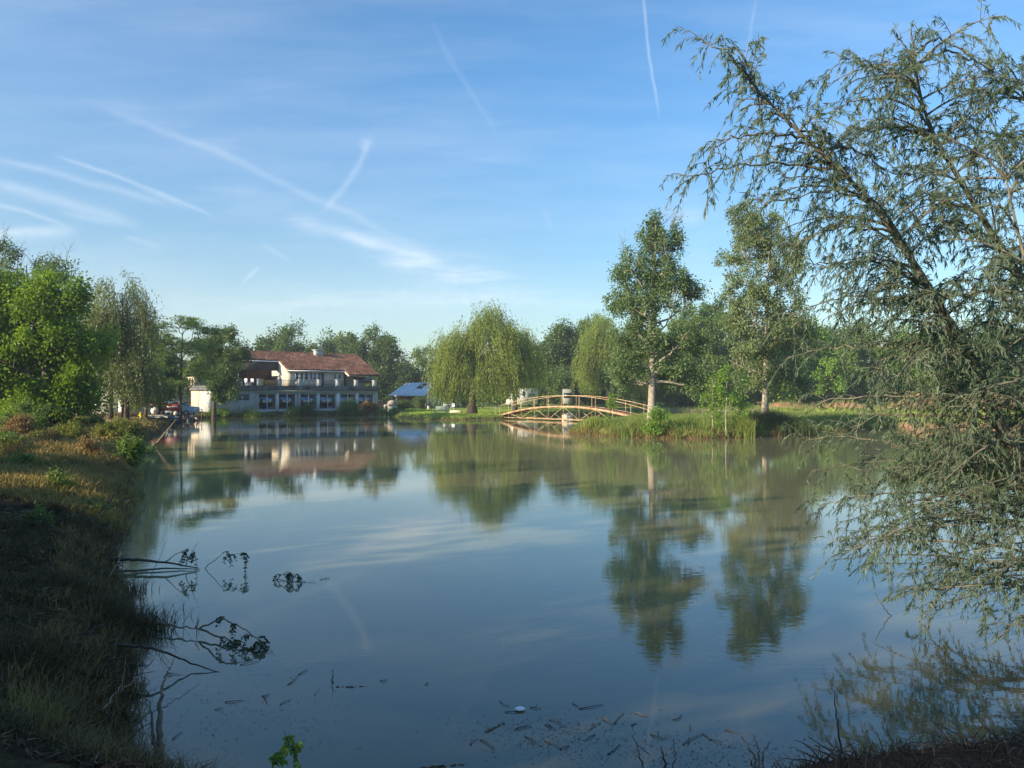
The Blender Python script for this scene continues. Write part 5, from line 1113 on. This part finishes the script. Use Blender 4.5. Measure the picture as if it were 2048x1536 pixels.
for n_, (x0, y0, x1, y1) in enumerate(fl):
    D0, D1 = H*F/(y0-HY), H*F/(y1-HY); a = P(x0, y0, D0); b = P(x1, y1, D1); a[2] = b[2] = .004; mid = (a+b)/2+[rng.normal(0, .02), rng.normal(0, .03), .010]
    q = MB(); pl = bez(a, mid, b, 7); q.tube(pl-a, np.linspace(.0042, .002, 7), 5)
    if n_ % 3 == 0: k_ = pl[3]-a; q.tube([k_, k_+[rng.normal(0, .05), rng.normal(0, .05), .02]], .003, 4)
    q.build('floating_twig', DEAD if n_ % 2 else DEADP, origin=None, label=(lambda l: (l.replace('floating', 'floating nearer the shore') if seen_lb.setdefault(l, n_) != n_ else l))(tw_label(n_, x0, y0, x1, y1)), cat='twig', group='floating twigs').location = tuple(a)
branch('floating_stick', 'pale tapering stick floating at the lower middle', 'stick', (980, 1460, 5.96), [([(972, 1464, 5.92), (990, 1455, 6.0), (1012, 1446, 6.09)], .013)], DEADP)
branch('floating_stick', 'reddish twig lying flat on the water right of the upright twig', 'stick', (685, 1375, 6.83), [([(672, 1375, 6.83), (710, 1374, 6.84), (748, 1373, 6.86)], .007)], mat('red_twig_bark', (.14, .035, .03), .8))
branch('floating_stick', 'brown stick floating at the bottom edge', 'stick', (870, 1532, 5.38), [([(842, 1536, 5.35), (890, 1532, 5.38), (930, 1530, 5.4)], .009)], mat('brown_twig_bark', (.16, .08, .04), .8))
q = MB(); q.lathe([(.0, 0), (.032, .006), (.036, .016), (.02, .026), (.004, .03)], 12); o_ = q.build('fishing_float', mat('white_foam', (.8, .82, .8), .5), label='small white piece of foam floating among twigs', cat='float'); o_.location = tuple(P(1040, 1421, H*F/(1421-HY))); o_.scale = (1.3, .9, 1)
# floating scum and leaf scraps: uncountable
q = MB(); n_ = 1500; xs_ = rng.choice([0, 1, 2], n_, p=[.4, .4, .2]); cxs = np.array([1110, 1400, 480])[xs_]+rng.normal(0, 1, n_)*np.array([95, 150, 110])[xs_]; cys = np.array([1470, 1510, 1430])[xs_]+rng.normal(0, 1, n_)*np.array([28, 26, 50])[xs_]
D_ = H*F/(np.clip(cys, 1350, 1580)-HY); X_ = (cxs-1024)/F*D_; p_ = np.stack([X_, D_, np.full(n_, .0035)], 1); aa = rng.uniform(0, 6.28, n_)
leaves(q, p_, np.stack([np.cos(aa), np.sin(aa), np.zeros(n_)], 1), np.tile([0, 0, 1.0], (n_, 1)), rng.uniform(.006, .035, n_), rng.uniform(.003, .008, n_), rng.random(n_)); q.build('floating_scraps', DEAD, kind='stuff')

# ------------------------------------------------------------------ grass
def scatter(n_, xr, dr, cond, pw=1.0):
    X_, Y_ = [], []
    tot_ = 0
    while tot_ < n_:
        D_ = dr[0]*(dr[1]/dr[0])**(rng.random(n_*2)**pw); x_ = rng.uniform(*xr, n_*2); X = (x_-1024)/F*D_
        d, di = shore(X, D_); k = cond(X, D_, d, di, x_); X_.append(X[k]); Y_.append(D_[k]); tot_ += k.sum()
    return np.concatenate(X_)[:n_], np.concatenate(Y_)[:n_]
def clump(X, Y, n_per, spread, r_):
    n_ = len(X); i_ = np.repeat(np.arange(n_), n_per); return X[i_]+r_.normal(0, 1, n_*n_per)*spread, Y[i_]+r_.normal(0, 1, n_*n_per)*spread, i_
# near and middle part of the left bank
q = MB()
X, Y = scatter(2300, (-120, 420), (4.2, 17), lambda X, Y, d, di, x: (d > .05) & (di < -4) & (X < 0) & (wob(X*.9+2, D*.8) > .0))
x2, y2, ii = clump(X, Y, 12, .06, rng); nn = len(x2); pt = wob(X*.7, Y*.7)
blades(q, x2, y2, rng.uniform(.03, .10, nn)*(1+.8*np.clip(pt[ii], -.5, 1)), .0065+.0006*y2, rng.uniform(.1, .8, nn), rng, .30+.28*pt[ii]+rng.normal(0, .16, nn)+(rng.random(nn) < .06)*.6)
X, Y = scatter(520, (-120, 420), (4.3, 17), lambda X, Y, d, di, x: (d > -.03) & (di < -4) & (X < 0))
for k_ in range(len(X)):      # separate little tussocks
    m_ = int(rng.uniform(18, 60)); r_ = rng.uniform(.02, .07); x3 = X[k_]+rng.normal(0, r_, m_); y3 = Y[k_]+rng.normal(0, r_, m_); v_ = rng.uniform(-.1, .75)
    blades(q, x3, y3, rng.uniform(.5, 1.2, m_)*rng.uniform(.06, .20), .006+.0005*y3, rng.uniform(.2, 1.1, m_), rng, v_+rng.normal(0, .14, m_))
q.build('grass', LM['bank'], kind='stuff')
q = MB()
X, Y = scatter(5200, (-80, 420), (14, 66), lambda X, Y, d, di, x: (d > 0) & (di < -4) & (X < -2))
x2, y2, ii = clump(X, Y, 10, .13, rng); nn = len(x2); pt = wob(X*.5, Y*.4)
blades(q, x2, y2, rng.uniform(.07, .24, nn)*(1+.8*np.clip(pt[ii], -.6, 1)), .014+.0007*y2, rng.uniform(.1, .6, nn), rng, .55+.45*pt[ii]+rng.normal(0, .2, nn))
q.build('meadow_grass', LM['grass'], kind='stuff')
# flattened straw, leaves and small sticks lying on the bank
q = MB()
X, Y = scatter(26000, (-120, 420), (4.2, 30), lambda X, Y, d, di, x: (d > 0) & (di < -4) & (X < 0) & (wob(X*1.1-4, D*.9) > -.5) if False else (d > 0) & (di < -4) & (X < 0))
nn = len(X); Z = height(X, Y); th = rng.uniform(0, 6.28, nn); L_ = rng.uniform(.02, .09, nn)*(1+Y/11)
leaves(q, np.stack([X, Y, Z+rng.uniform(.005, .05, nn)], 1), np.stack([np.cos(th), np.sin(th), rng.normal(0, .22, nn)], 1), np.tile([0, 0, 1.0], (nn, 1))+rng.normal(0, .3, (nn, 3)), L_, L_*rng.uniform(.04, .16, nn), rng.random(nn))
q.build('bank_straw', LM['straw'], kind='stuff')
# dry stalks along the edge of the left bank
q = MB()
X, Y = scatter(1100, (-60, 420), (4.4, 50), lambda X, Y, d, di, x: (d > -.10) & (d < .75) & (di < -4) & (X < 0), .9)
x2, y2, ii = clump(X, Y, 9, .05, rng); nn = len(x2)
blades(q, x2, y2, rng.uniform(.05, .24, nn), .004+.0006*y2, rng.uniform(.1, .8, nn), rng, rng.random(nn)*.9, z=np.maximum(height(x2, y2), -.06)); q.build('dry_stalks', LM['dry'], kind='stuff')
# dense tussock hanging over the water
q = MB()
for tx, tD, nn, hh_ in ((245, 8.3, 1500, .36), (150, 8.6, 900, .30), (215, 9.9, 700, .30), (60, 6.1, 900, .26), (165, 13, 600, .34)):
    c_ = G(tx, tD); X = c_[0]+rng.normal(0, .20, nn); Y = c_[1]+rng.normal(0, .26, nn); blades(q, X, Y, rng.uniform(.3, .95, nn)*hh_, .008, rng.uniform(.2, 1.0, nn), rng, rng.random(nn)*.7, z=np.maximum(height(X, Y), 0))
q.build('tussock_grass', LM['bank'], kind='stuff')
# island
q = MB()
X, Y = scatter(4600, (1130, 1790), (44, 75), lambda X, Y, d, di, x: (di > -.15) & (d > -.2))
x2, y2, ii = clump(X, Y, 9, .16, rng); nn = len(x2); pt = wob(X*.55+3, Y*.5); df = np.clip(sdist(X, Y, isl_s), 0, 3)[ii]
blades(q, x2, y2, rng.uniform(.18, .55, nn)*(1+.55*np.clip(pt[ii], -.7, 1)), .03, rng.uniform(.05, .45, nn), rng, .42+.22*pt[ii]+rng.normal(0, .17, nn), z=np.maximum(height(x2, y2), 0)); q.build('island_grass', LM['isle'], kind='stuff')
q = MB(); X, Y = scatter(900, (1130, 1790), (44, 75), lambda X, Y, d, di, x: (d > -.25) & (d < .5) & (di > -.5)); x2, y2, ii = clump(X, Y, 9, .10, rng); nn = len(x2)
blades(q, x2, y2, rng.uniform(.10, .42, nn), .025, rng.uniform(.2, .9, nn), rng, rng.random(nn), z=np.maximum(height(x2, y2), -.05)); q.build('island_edge_stalks', LM['dry'], kind='stuff')
def tuft(name, label, x, D_, n_, hh_, sp_, leaf, w_=.03, lean=.45):
    c_ = G(x, D_); z_ = max(hz(*c_), 0); X = c_[0]+rng.normal(0, sp_, n_); Y = c_[1]+rng.normal(0, sp_, n_); q = MB()
    blades(q, X, Y, rng.uniform(.55, 1.1, n_)*hh_, w_, rng.uniform(.05, lean, n_), rng, rng.random(n_), z=np.maximum(height(X, Y), 0)); return q.build(name, LM[leaf], origin=(c_[0], c_[1], z_), label=label, cat='reeds' if 'reed' in name else 'grass tuft')
tuft('reed_tuft', 'bright yellow-green reed tuft at the front edge of the island', 1491, 46.4, 420, 1.25, .22, 'reed')
tuft('grass_mound', 'large dark rounded sedge mound at the right front of the island', 1560, 49.2, 2600, 1.15, .85, 'sedge', .03, .6)
tuft('reed_tuft', 'green reed tuft at the left tip of the island', 1185, 50.2, 500, .75, .35, 'reed')
tuft('grass_tuft', 'rusty based grass tuft below the pale trunk at the island front', 1262, 46.8, 600, .85, .32, 'isle')
tuft('grass_tuft', 'tall pale grass tuft standing on the left bank near the edge', 35, 22, 260, .75, .18, 'dry', .012, .4)
tuft('grass_tuft', 'dry reddish grass tuft at the water edge of the left bank', 205, 20, 300, .55, .22, 'dry', .012, .7)
tuft('grass_tuft', 'green grass tuft at the bottom left corner', 75, 5.0, 330, .30, .10, 'grass', .006, .8)
# lawn grass
q = MB(); X, Y = scatter(15000, (760, 1320), (78, 112), lambda X, Y, d, di, x: (d > .15) & (di < -4) & (X > -16)); nn = len(X)
blades(q, X, Y, rng.uniform(.05, .14, nn), .07, rng.uniform(.1, .5, nn), rng, rng.random(nn)); q.build('lawn_grass', LM['lawn'], kind='stuff')
q = MB(); X, Y = scatter(1600, (380, 2060), (70, 125), lambda X, Y, d, di, x: (d > -.2) & (d < 1.0) & (di < -4)); x2, y2, ii = clump(X, Y, 8, .15, rng); nn = len(x2)
blades(q, x2, y2, rng.uniform(.06, .28, nn)*np.where((x2 > -13) & (x2 < 2), .6, 1.5), .05, rng.uniform(.1, .7, nn), rng, rng.random(nn), z=np.maximum(height(x2, y2), 0)); q.build('shore_grass', LM['isle'], kind='stuff')
q = MB(); X, Y = scatter(3000, (1300, 2060), (95, 125), lambda X, Y, d, di, x: (d > .3) & (di < -4)); x2, y2, ii = clump(X, Y, 4, .3, rng); nn = len(x2)
blades(q, x2, y2, rng.uniform(.15, .5, nn), .08, rng.uniform(.1, .5, nn), rng, rng.random(nn)); q.build('far_meadow_grass', LM['isle'], kind='stuff')
# mud bank at the lower right: roots, stems, dead grass
q = MB(); X, Y = scatter(260, (1560, 2300), (4.0, 6.9), lambda X, Y, d, di, x: (d > -.06)); x2, y2, ii = clump(X, Y, 5, .05, rng); nn = len(x2)
blades(q, x2, y2, rng.uniform(.03, .16, nn), .007, rng.uniform(.3, 1.3, nn), rng, rng.random(nn), z=np.maximum(height(x2, y2), -.02)); q.build('dead_bank_grass', LM['straw'], kind='stuff')
q = MB()
for k_ in range(230):
    x = rng.uniform(1620, 2120); D_ = rng.uniform(4.9, 6.2); c_ = G(x, D_); d_, _ = shore(np.array([c_[0]]), np.array([c_[1]]))
    if d_[0] < -.12: continue
    a = np.array([c_[0], c_[1], max(hz(*c_), 0)]); th = rng.uniform(0, 6.28); L_ = rng.uniform(.08, .32); e = a+[math.cos(th)*L_, math.sin(th)*L_, rng.uniform(-.02, .14)]
    q.tube(bez(a, (a+e)/2+rng.normal(0, .03, 3), e, 6), np.linspace(rng.uniform(.003, .008), .0018, 6), 4)
q.build('root_litter', mat('root_bark', (.05, .025, .018), .9, (.20, .11, .07), 12), kind='stuff')
# the same litter along the left bank edge
q = MB()
for k_ in range(170):
    D_ = 4.8*(24/4.8)**rng.random(); t_ = rng.random()
    j_ = np.argmin(np.abs(pond_s[:, 1]-D_)+np.where(pond_s[:, 0] < 0, 0, 99)); X0 = np.interp(D_, [5.3, 6.6, 9.07, 11.1, 15.3, 19.5, 24.8], [-2.5, -3.3, -4.5, -5.7, -7.8, -9.6, -12.4])-abs(rng.normal(.25, .22))
    a = np.array([X0, D_, max(hz(X0, D_), -.02)]); th = rng.uniform(-1.2, 1.6); L_ = rng.uniform(.08, .32)*(1+D_/25); e = a+[math.cos(th)*L_, math.sin(th)*L_*.7, rng.uniform(-.05, .24)]
    q.tube(bez(a, (a+e)/2+rng.normal(0, .05, 3), e, 6), np.linspace(rng.uniform(.003, .007)*(1+D_/18), .0018, 6), 4)
q.build('bank_litter', DEAD, kind='stuff')

# ------------------------------------------------------------------ haze: light morning air over the pond
m = bpy.data.materials.new('morning_haze'); m.use_nodes = True; t = NT(m.node_tree); t.n.clear()
pv = t.new('ShaderNodeVolumePrincipled'); pv.inputs['Color'].default_value = (.80, .90, 1.0, 1); pv.inputs['Density'].default_value = HAZE; pv.inputs['Anisotropy'].default_value = .2
o = t.new('ShaderNodeOutputMaterial'); t.link(pv.outputs[0], o.inputs['Volume'])
q = MB(); q.box(-260, 260, -60, 400, -4, 26); q.build('haze', m, kind='stuff')
